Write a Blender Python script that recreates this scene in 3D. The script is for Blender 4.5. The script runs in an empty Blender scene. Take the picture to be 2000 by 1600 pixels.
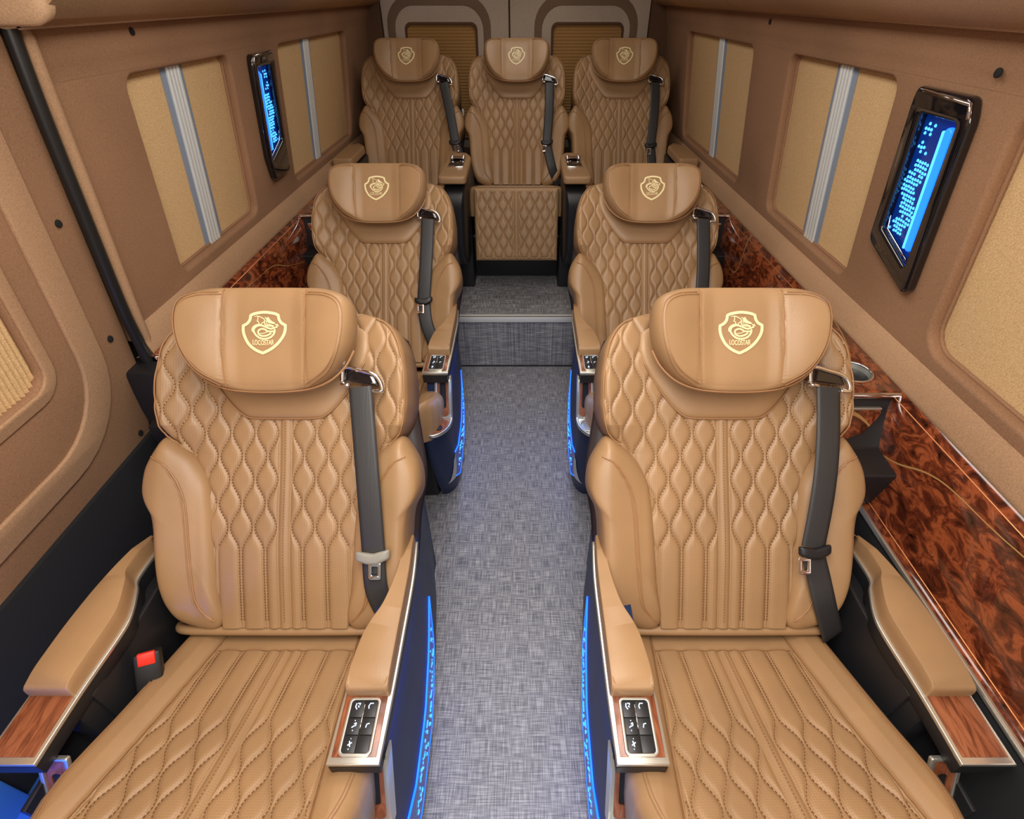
import bpy, bmesh, math, random
import numpy as np
from mathutils import Vector, Matrix

# ------------------------------------------------------------------ camera, world, light, exposure
sc = bpy.context.scene
COL = sc.collection
TH = math.atan(.81)                      # camera pitch below the horizon
cam_d = bpy.data.cameras.new('camera'); cam = bpy.data.objects.new('camera', cam_d); COL.objects.link(cam)
cam_d.sensor_width = 36; cam_d.lens = 18.0; cam_d.shift_x = -.010; cam_d.clip_start = .01
cam.location = (.032, 0, 1.5); cam.rotation_euler = (math.pi/2-TH, 0, 0)
sc.camera = cam
sc.view_settings.view_transform = 'Standard'; sc.view_settings.look = 'None'
sc.view_settings.gamma = 1; sc.view_settings.use_curve_mapping = False
sc.view_settings.exposure = 0.0
w = bpy.data.worlds.new('world'); sc.world = w; w.use_nodes = True
w.node_tree.nodes['Background'].inputs[0].default_value = (1, .93, .85, 1)
w.node_tree.nodes['Background'].inputs[1].default_value = .30

def area(name, loc, rot, sx, sy, power, col=(1, .95, .88)):
    l = bpy.data.lights.new(name, 'AREA'); l.shape = 'RECTANGLE'; l.size = sx; l.size_y = sy
    l.energy = power; l.color = col
    o = bpy.data.objects.new(name, l); o.location = loc; o.rotation_euler = rot; COL.objects.link(o)
    return o
area('ceiling_lamp', (0, .15, 1.86), (0, 0, 0), .5, 1.0, 22)
area('cab_lamp', (0, -.85, 1.60), (math.radians(62), 0, 0), 1.2, .4, 9)
area('ceiling_lamp', (0, 1.30, 1.86), (0, 0, 0), .45, .9, 8.5)
area('ceiling_lamp', (0, 2.75, 1.86), (0, 0, 0), .5, .5, 2.8)

# ------------------------------------------------------------------ materials
def mat(name, base, rough=.5, metal=0, emit=None, es=1, coat=0, spec=.5):
    m = bpy.data.materials.new(name); m.use_nodes = True
    b = m.node_tree.nodes['Principled BSDF']
    b.inputs['Base Color'].default_value = (*base, 1); b.inputs['Roughness'].default_value = rough
    b.inputs['Metallic'].default_value = metal; b.inputs['Coat Weight'].default_value = coat
    b.inputs['Specular IOR Level'].default_value = spec
    if emit:
        b.inputs['Emission Color'].default_value = (*emit, 1); b.inputs['Emission Strength'].default_value = es
    return m
def N(m, t, **k):
    n = m.node_tree.nodes.new(t)
    for a, v in k.items(): setattr(n, a, v)
    return n
def L(m, a, b): m.node_tree.links.new(a, b)
def tex_coord(m, scale=(1, 1, 1)):
    t = N(m, 'ShaderNodeTexCoord'); mp = N(m, 'ShaderNodeMapping'); mp.inputs['Scale'].default_value = scale
    L(m, t.outputs['Object'], mp.inputs['Vector']); return mp.outputs[0]
def ramp(m, fac, stops):
    r = N(m, 'ShaderNodeValToRGB'); e = r.color_ramp.elements
    while len(e) < len(stops): e.new(.5)
    for i, (p, c) in enumerate(stops): e[i].position = p; e[i].color = (*c, 1)
    L(m, fac, r.inputs[0]); return r.outputs[0]
def noise(m, vec, scale, detail=3, rough=.5, dist=0):
    n = N(m, 'ShaderNodeTexNoise'); n.inputs['Scale'].default_value = scale; n.inputs['Detail'].default_value = detail
    n.inputs['Roughness'].default_value = rough; n.inputs['Distortion'].default_value = dist
    L(m, vec, n.inputs['Vector']); return n.outputs[0]
def bump(m, h, strength=.3, dist=.001):
    b = N(m, 'ShaderNodeBump'); b.inputs['Strength'].default_value = strength; b.inputs['Distance'].default_value = dist
    L(m, h, b.inputs['Height']); L(m, b.outputs[0], m.node_tree.nodes['Principled BSDF'].inputs['Normal'])
def tocol(m, c): L(m, c, m.node_tree.nodes['Principled BSDF'].inputs['Base Color'])

def leather(name, c, perf=False):
    m = mat(name, c, .43, spec=.5)
    v = tex_coord(m)
    n = noise(m, v, 6, 3)
    d = tuple(x*.86 for x in c); h = tuple(min(1, x*1.08) for x in c)
    col = ramp(m, n, [(.3, d), (.7, h)])
    vo = N(m, 'ShaderNodeTexVoronoi'); vo.inputs['Scale'].default_value = 420; L(m, v, vo.inputs['Vector'])
    bump(m, vo.outputs['Distance'], .18, .0006)
    if perf:                                   # rows of tiny punched holes
        t = N(m, 'ShaderNodeTexCoord'); a = N(m, 'ShaderNodeVectorMath', operation='SCALE'); a.inputs['Scale'].default_value = 1/.0042
        L(m, t.outputs['UV'], a.inputs[0])
        f = N(m, 'ShaderNodeVectorMath', operation='FRACTION'); L(m, a.outputs[0], f.inputs[0])
        s = N(m, 'ShaderNodeVectorMath', operation='SUBTRACT'); s.inputs[1].default_value = (.5, .5, 0); L(m, f.outputs[0], s.inputs[0])
        le = N(m, 'ShaderNodeVectorMath', operation='LENGTH'); L(m, s.outputs[0], le.inputs[0])
        ge = N(m, 'ShaderNodeMath', operation='GREATER_THAN'); ge.inputs[1].default_value = .2; L(m, le.outputs['Value'], ge.inputs[0])
        mx = N(m, 'ShaderNodeMix', data_type='RGBA'); L(m, ge.outputs[0], mx.inputs[0])
        mx.inputs[6].default_value = (*[x*.74 for x in c], 1); L(m, col, mx.inputs[7]); col = mx.outputs[2]
    tocol(m, col)
    return m
LEA = (.375, .222, .107)
M_leather = leather('tan_leather', LEA)
M_perf = leather('tan_perforated_leather', LEA, True)
M_pipe = mat('leather_piping', (.36, .185, .080), .5)
M_stitch = mat('brown_stitching', (.17, .070, .020), .7)
M_black = mat('black_plastic', (.012, .012, .014), .45)
M_navy = mat('black_shell_blue_sheen', (.007, .021, .075), .42, spec=.25)  # blue light sheen on the consoles is put into this base colour
M_shell = mat('dark_seat_back_shell', (.030, .022, .026), .4)
M_carpet = mat('black_carpet', (.010, .010, .012), .95)
M_chrome = mat('satin_chrome', (.72, .70, .64), .22, 1)
M_silver = mat('silver_trim', (.74, .73, .66), .30, .85)
M_shiny = mat('polished_chrome', (.85, .86, .88), .08, 1)
M_piano = mat('piano_black', (.006, .006, .008), .08, coat=1)
M_rubber = mat('black_rubber_seal', (.014, .014, .014), .38)
M_gold = mat('gold_print', (.92, .78, .42), .5)
M_alu = mat('aluminium_rail', (.78, .82, .82), .3, .25)
M_grey = mat('blue_grey_strip', (.24, .29, .37), .6)
M_red = mat('red_plastic', (.85, .035, .015), .4)
M_icon = mat('lit_icon', (.6, .75, 1), .4, emit=(.55, .75, 1), es=1.1)
M_white = mat('white_plastic', (.75, .74, .7), .4)
M_blue = mat('blue_light_bar', (.01, .2, .8), .3, emit=(.006, .072, 1), es=3.6)
M_bluedot = mat('blue_light_dot', (.1, .6, 1), .3, emit=(.05, .33, 1), es=1.9)
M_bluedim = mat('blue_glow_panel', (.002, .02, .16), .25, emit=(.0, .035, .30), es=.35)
M_hole = mat('dark_slot', (.003, .003, .003), .8)
M_steel = mat('brushed_steel', (.55, .57, .52), .35, .8)

M_belt = mat('belt_webbing', (.030, .030, .032), .5)
v = tex_coord(M_belt, (300, 12, 12)); n = noise(M_belt, v, 1, 2); bump(M_belt, n, .3, .0008)

def suede(name, c):
    m = mat(name, c, .92, spec=.2); v = tex_coord(m)
    n = noise(m, v, 330, 2, .7); n2 = noise(m, v, 2.2, 2)
    mx = N(m, 'ShaderNodeMath', operation='MULTIPLY_ADD'); mx.inputs[1].default_value = .55; L(m, n, mx.inputs[0]); 
    ml = N(m, 'ShaderNodeMath', operation='MULTIPLY'); ml.inputs[1].default_value = .45; L(m, n2, ml.inputs[0]); L(m, ml.outputs[0], mx.inputs[2])
    tocol(m, ramp(m, mx.outputs[0], [(.32, tuple(x*.72 for x in c)), (.68, tuple(x*1.22 for x in c))]))
    bump(m, n, .25, .0006); return m
M_wall = suede('brown_suede_trim', (.31, .172, .096))
M_ledge = suede('tan_suede_ledge', (.42, .255, .145))
M_ceil = suede('beige_headliner', (.55, .36, .21))
M_door = suede('grey_brown_felt', (.50, .40, .315))
M_arch = suede('brown_felt_groove', (.20, .13, .085))
M_groove = suede('dark_brown_felt', (.12, .062, .034))

M_blind = mat('woven_blind_cloth', (.56, .35, .16), .9, spec=.15)
v = tex_coord(M_blind); n = noise(M_blind, v, 420, 2, .7)
tocol(M_blind, ramp(M_blind, n, [(.3, (.50, .32, .15)), (.7, (.80, .56, .30))])); bump(M_blind, n, .3, .0006)

M_blind2 = suede('ribbed_orange_cloth', (.40, .215, .075))
M_floor = mat('woven_grey_vinyl', (.16, .16, .165), .38, spec=.5)
def weave(m):
    v1 = tex_coord(m, (360, 20, 3)); v2 = tex_coord(m, (20, 360, 360)); v3 = tex_coord(m)
    a = noise(m, v1, 1, 1, .5); b = noise(m, v2, 1, 1, .5)
    ad = N(m, 'ShaderNodeMath', operation='ADD'); L(m, a, ad.inputs[0]); L(m, b, ad.inputs[1])
    h = N(m, 'ShaderNodeMath', operation='MULTIPLY'); h.inputs[1].default_value = .5; L(m, ad.outputs[0], h.inputs[0])
    tocol(m, ramp(m, h.outputs[0], [(.36, (.115, .115, .135)), (.5, (.245, .240, .248)), (.64, (.46, .45, .44))]))
    bump(m, h.outputs[0], .35, .001)
weave(M_floor)

def wood(name, dark, mid, lite, scale, stretch, gloss=.12, coat=.8):
    m = mat(name, mid, gloss, coat=coat); v = tex_coord(m, stretch)
    n = noise(m, v, scale, 6, .62, 1.2)
    tocol(m, ramp(m, n, [(.30, dark), (.48, mid), (.60, lite), (.72, mid)])); return m
M_burl_ = None
M_burl = wood('burl_wood', (.008, .003, .002), (.105, .022, .009), (.30, .075, .025), 26, (1.5, .7, 1.5))
def vein(m):
    t = tex_coord(m, (1.4, .8, 2.0)); n = noise(m, t, .9, 2, .5, .3)
    a = N(m, 'ShaderNodeMath', operation='SUBTRACT'); a.inputs[1].default_value = .50; L(m, n, a.inputs[0])
    b = N(m, 'ShaderNodeMath', operation='ABSOLUTE'); L(m, a.outputs[0], b.inputs[0])
    c = N(m, 'ShaderNodeMath', operation='LESS_THAN'); c.inputs[1].default_value = .0011; L(m, b.outputs[0], c.inputs[0])
    bs = m.node_tree.nodes['Principled BSDF'].inputs['Base Color']; src = bs.links[0].from_socket
    mx = N(m, 'ShaderNodeMix', data_type='RGBA'); L(m, c.outputs[0], mx.inputs[0]); L(m, src, mx.inputs[6]); mx.inputs[7].default_value = (.36, .20, .07, 1); L(m, mx.outputs[2], bs)
vein(M_burl)
M_walnut = wood('walnut_veneer', (.10, .026, .010), (.24, .070, .028), (.34, .115, .048), 14, (6, .9, 1), .35, .2)

# ------------------------------------------------------------------ mesh helpers
def tag(o, label=None, cat=None, group=None, kind=None):
    if label: o['label'] = label
    if cat: o['category'] = cat
    if group: o['group'] = group
    if kind: o['kind'] = kind
    return o
def mesh(name, vs, fs, m, smooth=True):
    me = bpy.data.meshes.new(name)
    me.from_pydata([tuple(map(float, p)) for p in vs], [], fs); me.materials.append(m)
    if smooth: me.polygons.foreach_set('use_smooth', [True]*len(me.polygons))
    me.update(); return me
def ob(name, me, parent=None, loc=(0, 0, 0), rot=(0, 0, 0)):
    o = bpy.data.objects.new(name, me); COL.objects.link(o); o.parent = parent
    o.location = loc; o.rotation_euler = rot; return o
def empty(name, loc, **k):
    o = bpy.data.objects.new(name, None); COL.objects.link(o); o.location = loc; o.empty_display_size = .05
    return tag(o, **k)
def mirror(me):
    m2 = me.copy(); m2.transform(Matrix.Diagonal((-1, 1, 1, 1))); m2.flip_normals(); return m2
def box_bm(x0, x1, y0, y1, z0, z1, bev=.003, seg=2):
    bm = bmesh.new(); bmesh.ops.create_cube(bm, size=1)
    for v in bm.verts: v.co = Vector(((x0+x1)/2+v.co.x*(x1-x0), (y0+y1)/2+v.co.y*(y1-y0), (z0+z1)/2+v.co.z*(z1-z0)))
    if bev: bmesh.ops.bevel(bm, geom=bm.edges[:], offset=bev, segments=seg, affect='EDGES', profile=.5)
    return bm
def bm_mesh(name, bm, m, smooth=True):
    me = bpy.data.meshes.new(name); bm.to_mesh(me); bm.free(); me.materials.append(m)
    if smooth:
        me.polygons.foreach_set('use_smooth', [True]*len(me.polygons))
        try: me.set_sharp_from_angle(angle=math.radians(35))
        except Exception: pass
    return me
def box(name, m, x0, x1, y0, y1, z0, z1, bev=.003, seg=2): return bm_mesh(name, box_bm(x0, x1, y0, y1, z0, z1, bev, seg), m)
def join(name, parts, m):
    bm = bmesh.new()
    for p in parts: bm.from_mesh(p)
    me = bm_mesh(name, bm, m); return me
def smoothpts(pts, n=6, closed=False):
    """Catmull-Rom"""
    P = [np.array(p, float) for p in pts]; out = []; k = len(P)
    rng = range(k if closed else k-1)
    for i in rng:
        p0 = P[(i-1) % k] if closed else P[max(i-1, 0)]; p1 = P[i]; p2 = P[(i+1) % k]; p3 = P[(i+2) % k] if closed else P[min(i+2, k-1)]
        for j in range(n):
            t = j/n
            out.append(.5*((2*p1)+(-p0+p2)*t+(2*p0-5*p1+4*p2-p3)*t*t+(-p0+3*p1-3*p2+p3)*t**3))
    if not closed: out.append(P[-1])
    return out
def tube(name, pts, r, m, n=8, closed=False, flat=1.0):
    P = [np.array(p, float) for p in pts]; vs = []; fs = []; k = len(P)
    up = None
    for i, p in enumerate(P):
        a = P[(i-1) % k] if (closed or i > 0) else P[i]; b = P[(i+1) % k] if (closed or i < k-1) else P[i]
        t = b-a; t = t/(np.linalg.norm(t)+1e-9)
        if up is None:
            up = np.array((0, 0, 1.)) if abs(t[2]) < .8 else np.array((0, 1., 0))
        s = np.cross(t, up); s /= np.linalg.norm(s)+1e-9; up = np.cross(s, t)
        for j in range(n):
            an = 2*math.pi*j/n; vs.append(p+s*math.cos(an)*r+up*math.sin(an)*r*flat)
    for i in range(k if closed else k-1):
        for j in range(n):
            a = i*n+j; b = i*n+(j+1) % n; c = ((i+1) % k)*n+(j+1) % n; d = ((i+1) % k)*n+j
            fs.append((a, b, c, d))
    if not closed: fs.append(tuple(range(n-1, -1, -1))); fs.append(tuple((k-1)*n+j for j in range(n)))
    return mesh(name, vs, fs, m)
def rrect(x0, x1, y0, y1, r, n=5):
    out = []
    for cx, cy, a0 in ((x1-r, y1-r, 0), (x0+r, y1-r, 90), (x0+r, y0+r, 180), (x1-r, y0+r, 270)):
        for i in range(n+1):
            a = math.radians(a0+90*i/n); out.append((cx+r*math.cos(a), cy+r*math.sin(a)))
    return out
def rpoly(pts, r, n=5):
    """round the corners of a polygon"""
    out = []; k = len(pts)
    for i in range(k):
        p0, p1, p2 = [np.array(pts[j % k], float) for j in (i-1, i, i+1)]
        rr = r[i] if isinstance(r, (list, tuple)) else r
        a = (p0-p1); b = (p2-p1); la, lb = np.linalg.norm(a), np.linalg.norm(b)
        d = min(rr, la*.48, lb*.48); A = p1+a/la*d; B = p1+b/lb*d
        for j in range(n+1):
            t = j/n; out.append(tuple((1-t)**2*A+2*t*(1-t)*p1+t*t*B))
    return out
def plate(name, outline, holes, half, bev, m, xf=None, res=2):
    """flat plate with holes; local x,y in plane, z thickness +-half; xf maps points"""
    cu = bpy.data.curves.new('tmp', 'CURVE'); cu.dimensions = '2D'; cu.fill_mode = 'BOTH'
    cu.extrude = max(half-bev, 0); cu.bevel_depth = bev; cu.bevel_resolution = res; cu.offset = -bev
    for ln in [outline]+list(holes):
        s = cu.splines.new('POLY'); s.points.add(len(ln)-1); s.use_cyclic_u = True
        for i, p in enumerate(ln): s.points[i].co = (p[0], p[1], 0, 1)
    o = bpy.data.objects.new('tmp', cu); COL.objects.link(o)
    dg = bpy.context.evaluated_depsgraph_get(); dg.update()
    me = bpy.data.meshes.new_from_object(o.evaluated_get(dg)); me.name = name
    bpy.data.objects.remove(o); bpy.data.curves.remove(cu)
    me.materials.clear(); me.materials.append(m)
    if xf:
        for v in me.vertices: v.co = Vector(xf(*v.co))
    me.polygons.foreach_set('use_smooth', [True]*len(me.polygons))
    bm = bmesh.new(); bm.from_mesh(me); bmesh.ops.remove_doubles(bm, verts=bm.verts, dist=1e-5)
    bmesh.ops.recalc_face_normals(bm, faces=bm.faces); bm.to_mesh(me); bm.free()
    try: me.set_sharp_from_angle(angle=math.radians(40))
    except Exception: pass
    return me
def pillow(name, outline, wf, wb, m, p=3.0, rings=18, ctr=None, bump_f=None, base=0.0):
    """outline in (u,v); front height wf, back depth wb; object axes: x=u, y=-w, z=v"""
    O = np.array(outline, float); n = len(O)
    C = np.array(ctr, float) if ctr else O.mean(0)
    vs = []; fs = []
    rs = [math.sin(math.pi/2*(i/rings)) for i in range(1, rings+1)]
    def front(side):
        base_i = len(vs)
        vs.append((C[0], -(base+(wf if side > 0 else -wb)+(bump_f(*C) if bump_f and side > 0 else 0)), C[1]))
        for i, r in enumerate(rs):
            for q in O:
                u, v = C+(q-C)*r; e = max(0., 1-r**p)**.5
                h = e*(wf if side > 0 else -wb)
                if side > 0 and bump_f: h += bump_f(u, v)*min(1, e*1.6)
                vs.append((u, -(base+h), v))
        for j in range(n):
            a = base_i+1+j; b = base_i+1+(j+1) % n
            fs.append((base_i, a, b) if side > 0 else (base_i, b, a))
            for i in range(len(rs)-1):
                q0 = base_i+1+i*n+j; q1 = base_i+1+i*n+(j+1) % n; q2 = q1+n; q3 = q0+n
                fs.append((q0, q3, q2, q1) if side > 0 else (q0, q1, q2, q3))
    front(1); front(-1)
    me = mesh(name, vs, fs, m)
    bm = bmesh.new(); bm.from_mesh(me); bmesh.ops.remove_doubles(bm, verts=bm.verts, dist=1e-6)
    bmesh.ops.recalc_face_normals(bm, faces=bm.faces); bm.to_mesh(me); bm.free()
    return me
def smooth_me(me):
    me.polygons.foreach_set('use_smooth', [True]*len(me.polygons)); return me
def interp(x, xs, ys): return np.interp(x, xs, ys)

class Surf:
    """lookup of the front height of a mesh in (u,v) -> y"""
    def __init__(s, me, ax=(0, 2), h=1, lo=True):
        co = np.array([v.co[:] for v in me.vertices]); s.uv = co[:, list(ax)]; s.y = co[:, h]; s.lo = lo
    def __call__(s, u, v, rad=.004):
        d = (s.uv[:, 0]-u)**2+(s.uv[:, 1]-v)**2
        k = d < rad*rad
        if not k.any(): k = d <= d.min()*1.5+1e-9
        return (s.y[k].min() if s.lo else s.y[k].max())

# ------------------------------------------------------------------ quilted pattern
def quilt_line(k, v, v0, P, rev=1):
    """lateral position of ogee line k (k = 0,1,2..) at height v"""
    ph = np.where(v > v0, 2*np.pi*(v-v0)/P, 0)
    return .0255+.025*k+(1 if k % 2 == 0 else -1)*.0095*np.cos(ph)
def quilt_height(u, v, v0, P, vlo, amp=.0060, kmax=10):
    au = np.abs(u); d = np.abs(au-.012)
    d = np.minimum(d, np.where(au < .012, .1, 1))
    for k in range(kmax):
        x = quilt_line(k, v, v0, P); e = 1e-3
        sl = (quilt_line(k, v+e, v0, P)-x)/e
        d = np.minimum(d, np.abs(au-x)/np.sqrt(1+sl*sl))
    h = amp*(1-np.exp(-(d/.0045)**1.1))
    return h
def stitch_mesh(name, paths, surf, m, step=.0058, ln=.0034, wd=.0012, off=.0004, plane='back'):
    vs = []; fs = []
    for pts in paths:
        acc = 0; last = np.array(pts[0])
        for p in pts[1:]:
            p = np.array(p); seg = p-last; l = np.linalg.norm(seg); acc += l
            if acc >= step:
                acc = 0; t = seg/(l+1e-9); nrm = np.array((-t[1], t[0])); y = surf(p[0], p[1], .0022)
                b = len(vs)
                for a, c in ((-1, -1), (1, -1), (1, 1), (-1, 1)):
                    q = p+t*a*ln/2+nrm*c*wd/2
                    vs.append((q[0], y-off, q[1]) if plane == 'back' else (q[0], q[1], y+off))
                for a, c in ((-1, -1), (1, -1), (1, 1), (-1, 1)):
                    q = p+t*a*ln/2+nrm*c*wd/2
                    vs.append((q[0], y+.0008, q[1]) if plane == 'back' else (q[0], q[1], y-.0008))
                fs += [(b, b+1, b+2, b+3), (b, b+4, b+5, b+1), (b+1, b+5, b+6, b+2), (b+2, b+6, b+7, b+3), (b+3, b+7, b+4, b)]
            last = p
    return mesh(name, vs, fs, m, False)

# ---- backrest centre panel  (object axes x=u, y=-w, z=v)
BV = [0, .018, .074, .154, .248, .303, .348, .372, .396, .422, .459, .519, .571, .600, .625, .643, .655]
BH = [.128, .130, .138, .143, .150, .161, .186, .212, .238, .250, .256, .255, .247, .236, .218, .192, .150]
BV0, BP = .160, .097
def back_base(u, v):
    au = np.abs(u)
    lum = .012*np.exp(-((v-.16)/.14)**2)
    sh = .035*np.clip((au-.12)/.13, 0, 1)**1.6*np.clip((v-.36)/.06, 0, 1)
    return lum+sh-.02*np.clip((v-.56)/.1, 0, 1)**2
def make_back():
    nv, nu = 330, 250
    vv = np.concatenate([np.linspace(0, .60, nv-40, endpoint=False), .60+.055*np.sin(np.linspace(0, np.pi/2, 40))])
    f = np.linspace(-1, 1, nu)
    hw = interp(vv, BV, BH)
    k = np.ones(9)/9; hs = np.convolve(np.pad(hw, 4, 'edge'), k, 'valid'); hw = hs
    U = hw[:, None]*f[None, :]; V = np.repeat(vv[:, None], nu, 1)
    q = quilt_height(U, V, BV0, BP, 0)
    au = np.abs(U); dist = hw[:, None]-au; dt = np.minimum(dist, (.657-V))
    # smooth plain border near the rim of the upper shield
    rim = np.where(V > .39, np.clip((dt-.004)/.006, 0, 1), 1)
    W = back_base(U, V)+q*rim+.003*(1-rim)
    R = .022; t = np.clip(1-dt/R, 0, 1); W = W-np.where(V > .38, R*(1-np.sqrt(np.clip(1-t*t, 0, 1))), 0)
    vs = np.stack([U, -W, V], -1).reshape(-1, 3).tolist()
    fs = [(i*nu+j, i*nu+j+1, (i+1)*nu+j+1, (i+1)*nu+j) for i in range(nv-1) for j in range(nu-1)]
    # gusset: boundary goes back
    ring = [i*nu for i in range(nv)]+[(nv-1)*nu+j for j in range(1, nu)]+[i*nu+nu-1 for i in range(nv-2, -1, -1)]
    ng = len(ring)
    for dpt, sc_ in ((.02, 1.0), (.095, .985), (.115, .93)):
        b = len(vs)
        for r in ring:
            x, y, z = vs[r]; vs.append((x*sc_, -(-.018-dpt) if True else y, .3+(z-.3)*(sc_ if z > .3 else 1)))
        prev = ring if dpt == .02 else list(range(b-ng, b))
        for i in range(ng-1): fs.append((prev[i], prev[i+1], b+i+1, b+i))
    me = mesh('backrest', vs, fs, M_perf)
    uvl = me.uv_layers.new(name='UVMap')
    co = np.array(vs)[:, [0, 2]]; rr = rim.ravel() < .5; co[:len(rr)][rr] = 0; co[len(rr):] = 0; li = np.zeros(len(me.loops), int); me.loops.foreach_get('vertex_index', li)
    uvl.data.foreach_set('uv', co[li].ravel())
    return me
ME = {}
ME['backrest'] = make_back()
SB = Surf(ME['backrest'])

def neck_in(u, v):       # inside the plain neck panel
    return v > np.interp(abs(u), [0, .06, .085, .110, .145, .185], [.431, .432, .438, .460, .505, .57])
def back_stitch():
    paths = []
    for s in (-1, 1):
        for k in range(10):
            cur = []
            for v in np.arange(.012, .64, .0012):
                u = float(quilt_line(k, v, BV0, BP)); hw = float(np.interp(v, BV, BH))-.010
                ok = u < hw and not neck_in(u, v)
                if ok: cur.append((s*u, v))
                else:
                    if len(cur) > 4: paths.append(cur)
                    cur = []
            if len(cur) > 4: paths.append(cur)
    paths.append([(0, v) for v in np.arange(.01, .43, .0012)])
    return stitch_mesh('stitching', paths, SB, M_stitch)
ME['back_stitch'] = back_stitch()
def on_back(pts, r, name, surf=None, lift=0):
    S_ = surf or SB
    return tube(name, [(p[0], S_(p[0], p[1], .005)-lift, p[1]) for p in smoothpts(pts, 5)], r, M_pipe, 6)
# shield piping
rim = [(.212, .378), (.236, .398), (.247, .424), (.251, .46), (.250, .52), (.242, .571), (.231, .600), (.212, .626), (.186, .640)]
ME['shield_piping'] = on_back(rim, .0016, 'piping', lift=-.0005); ME['shield_piping2'] = on_back([(-a, b) for a, b in rim], .0016, 'piping', lift=-.0005)
# neck panel
def make_neck():
    edge = [(0, .431), (.06, .432), (.085, .438), (.110, .460), (.132, .488), (.150, .515), (.170, .548), (.178, .585), (.150, .622), (.0, .63)]
    ol = smoothpts(edge+[(-a, b) for a, b in edge[-2:0:-1]], 4, True)
    def bf(u, v): return float(back_base(np.array(u), np.array(v)))
    return pillow('neck_panel', ol, .013, .004, M_leather, p=10, rings=14, ctr=(0, .53), bump_f=bf)
ME['neck'] = make_neck()
SN = Surf(ME['neck'])
nk = [(0, .4325), (.06, .4335), (.084, .4395), (.108, .461), (.130, .489), (.148, .516), (.166, .548)]
ME['neck_piping'] = tube('piping', [(p[0], min(SN(p[0], p[1], .006), SB(p[0], p[1], .004))-.0002, p[1]) for p in smoothpts([(-a, b) for a, b in nk[::-1]]+nk[1:], 4)], .0017, M_pipe, 6)
# side bolster (right-hand one, u > 0)
WO = [(.150, -.004), (.205, .010), (.228, .035), (.241, .067), (.250, .112), (.255, .174), (.257, .215), (.263, .248), (.277, .276), (.282, .303), (.276, .343), (.258, .378), (.240, .397)]
WI = [(.214, .380), (.184, .352), (.158, .306), (.147, .250), (.140, .154), (.135, .074), (.128, .018)]
def bol_bump(u, v): return .018*max(0, min(1, (u-.17)/.07))
ME['bolster_r'] = pillow('side_bolster', smoothpts(WO+WI, 4, True), .030, .115, M_leather, p=4.5, rings=16, ctr=(.203, .2), bump_f=bol_bump, base=.0)
ME['bolster_l'] = mirror(ME['bolster_r'])
SW = Surf(ME['bolster_r'])
wp = [(.249, .354), (.226, .341), (.200, .300), (.187, .250), (.180, .154), (.170, .060), (.140, .018)]
def wtube(pts, r, dx=0): return tube('t', [(p[0]+dx, SW(p[0]+dx, p[1], .006)-.0004, p[1]) for p in smoothpts(pts, 6)], r, M_pipe, 6)
ME['wpipe_r'] = join('bolster_piping', [wtube(wp, .0018), wtube([(a+.006, b+.003) for a, b in wp], .0012)], M_pipe)
ME['wpipe_l'] = mirror(ME['wpipe_r'])
# back shell
sh = [(0, -.02), (.20, -.02), (.235, .02), (.252, .11), (.258, .21), (.272, .30), (.262, .38), (.250, .46), (.245, .55), (.20, .63), (0, .645)]
ME['shell'] = pillow('back_shell', smoothpts(sh+[(-a, b) for a, b in sh[-2:0:-1]], 3, True), .02, .05, M_shell, p=6, rings=8, ctr=(0, .3), base=-.115)

# headrest
HV = [(.0, .0985), (.06, .0983), (.105, .0965), (.138, .088), (.156, .076), (.1655, .060), (.1690, .036), (.1675, .008), (.160, -.022), (.143, -.050), (.116, -.077), (.081, -.093), (.043, -.099), (0, -.1005)]
HO = smoothpts(HV+[(-a, b) for a, b in HV[-2:0:-1]], 6, True)
def hr_bump(u, v):
    a = abs(u); b = .036*max(0, (a-.050)/.11)**1.2-.004
    sx = .077-.012*(-v/.1 if v < 0 else 0)
    g = -.0035*math.exp(-((a-.078)/.0025)**2)
    # sunken inner field of each wing
    wing = (a-.112)**2/.034**2+((v-.0)/.085)**2
    return b+g+.004*math.exp(-wing)
ME['headrest'] = pillow('headrest', HO, .016, .066, M_leather, p=5, rings=60, ctr=(0, 0), bump_f=hr_bump)
SH = Surf(ME['headrest'])
def htube(pts, r, m=M_pipe, lift=.0003): return tube('t', [(p[0], SH(p[0], p[1], .004)-lift, p[1]) for p in smoothpts(pts, 6)], r, m, 6)
hs = [(.078, .094), (.0785, .04), (.078, -.03), (.074, -.092)]
hw_ = [(.080, .083), (.118, .078), (.142, .066), (.151, .045), (.150, .010), (.140, -.028), (.118, -.062), (.080, -.086)]
pp = []
for s in (1, -1):
    pp.append(htube([(s*a, b) for a, b in hs], .0013))
    pp.append(htube([(s*a, b) for a, b in hw_], .0009)); pp.append(htube([(s*(a+.0045), b*1.05) for a, b in hw_], .0009))
low = [(-.165, -.022), (-.149, -.052), (-.121, -.079), (-.085, -.0945), (-.045, -.1005), (0, -.102)]
low = low+[(-a, b) for a, b in low[-2::-1]]
pp.append(tube('t', [(p[0], .002, p[1]) for p in smoothpts(low, 5)], .0022, M_pipe, 6))
ME['hr_piping'] = join('piping', pp, M_pipe)

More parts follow.
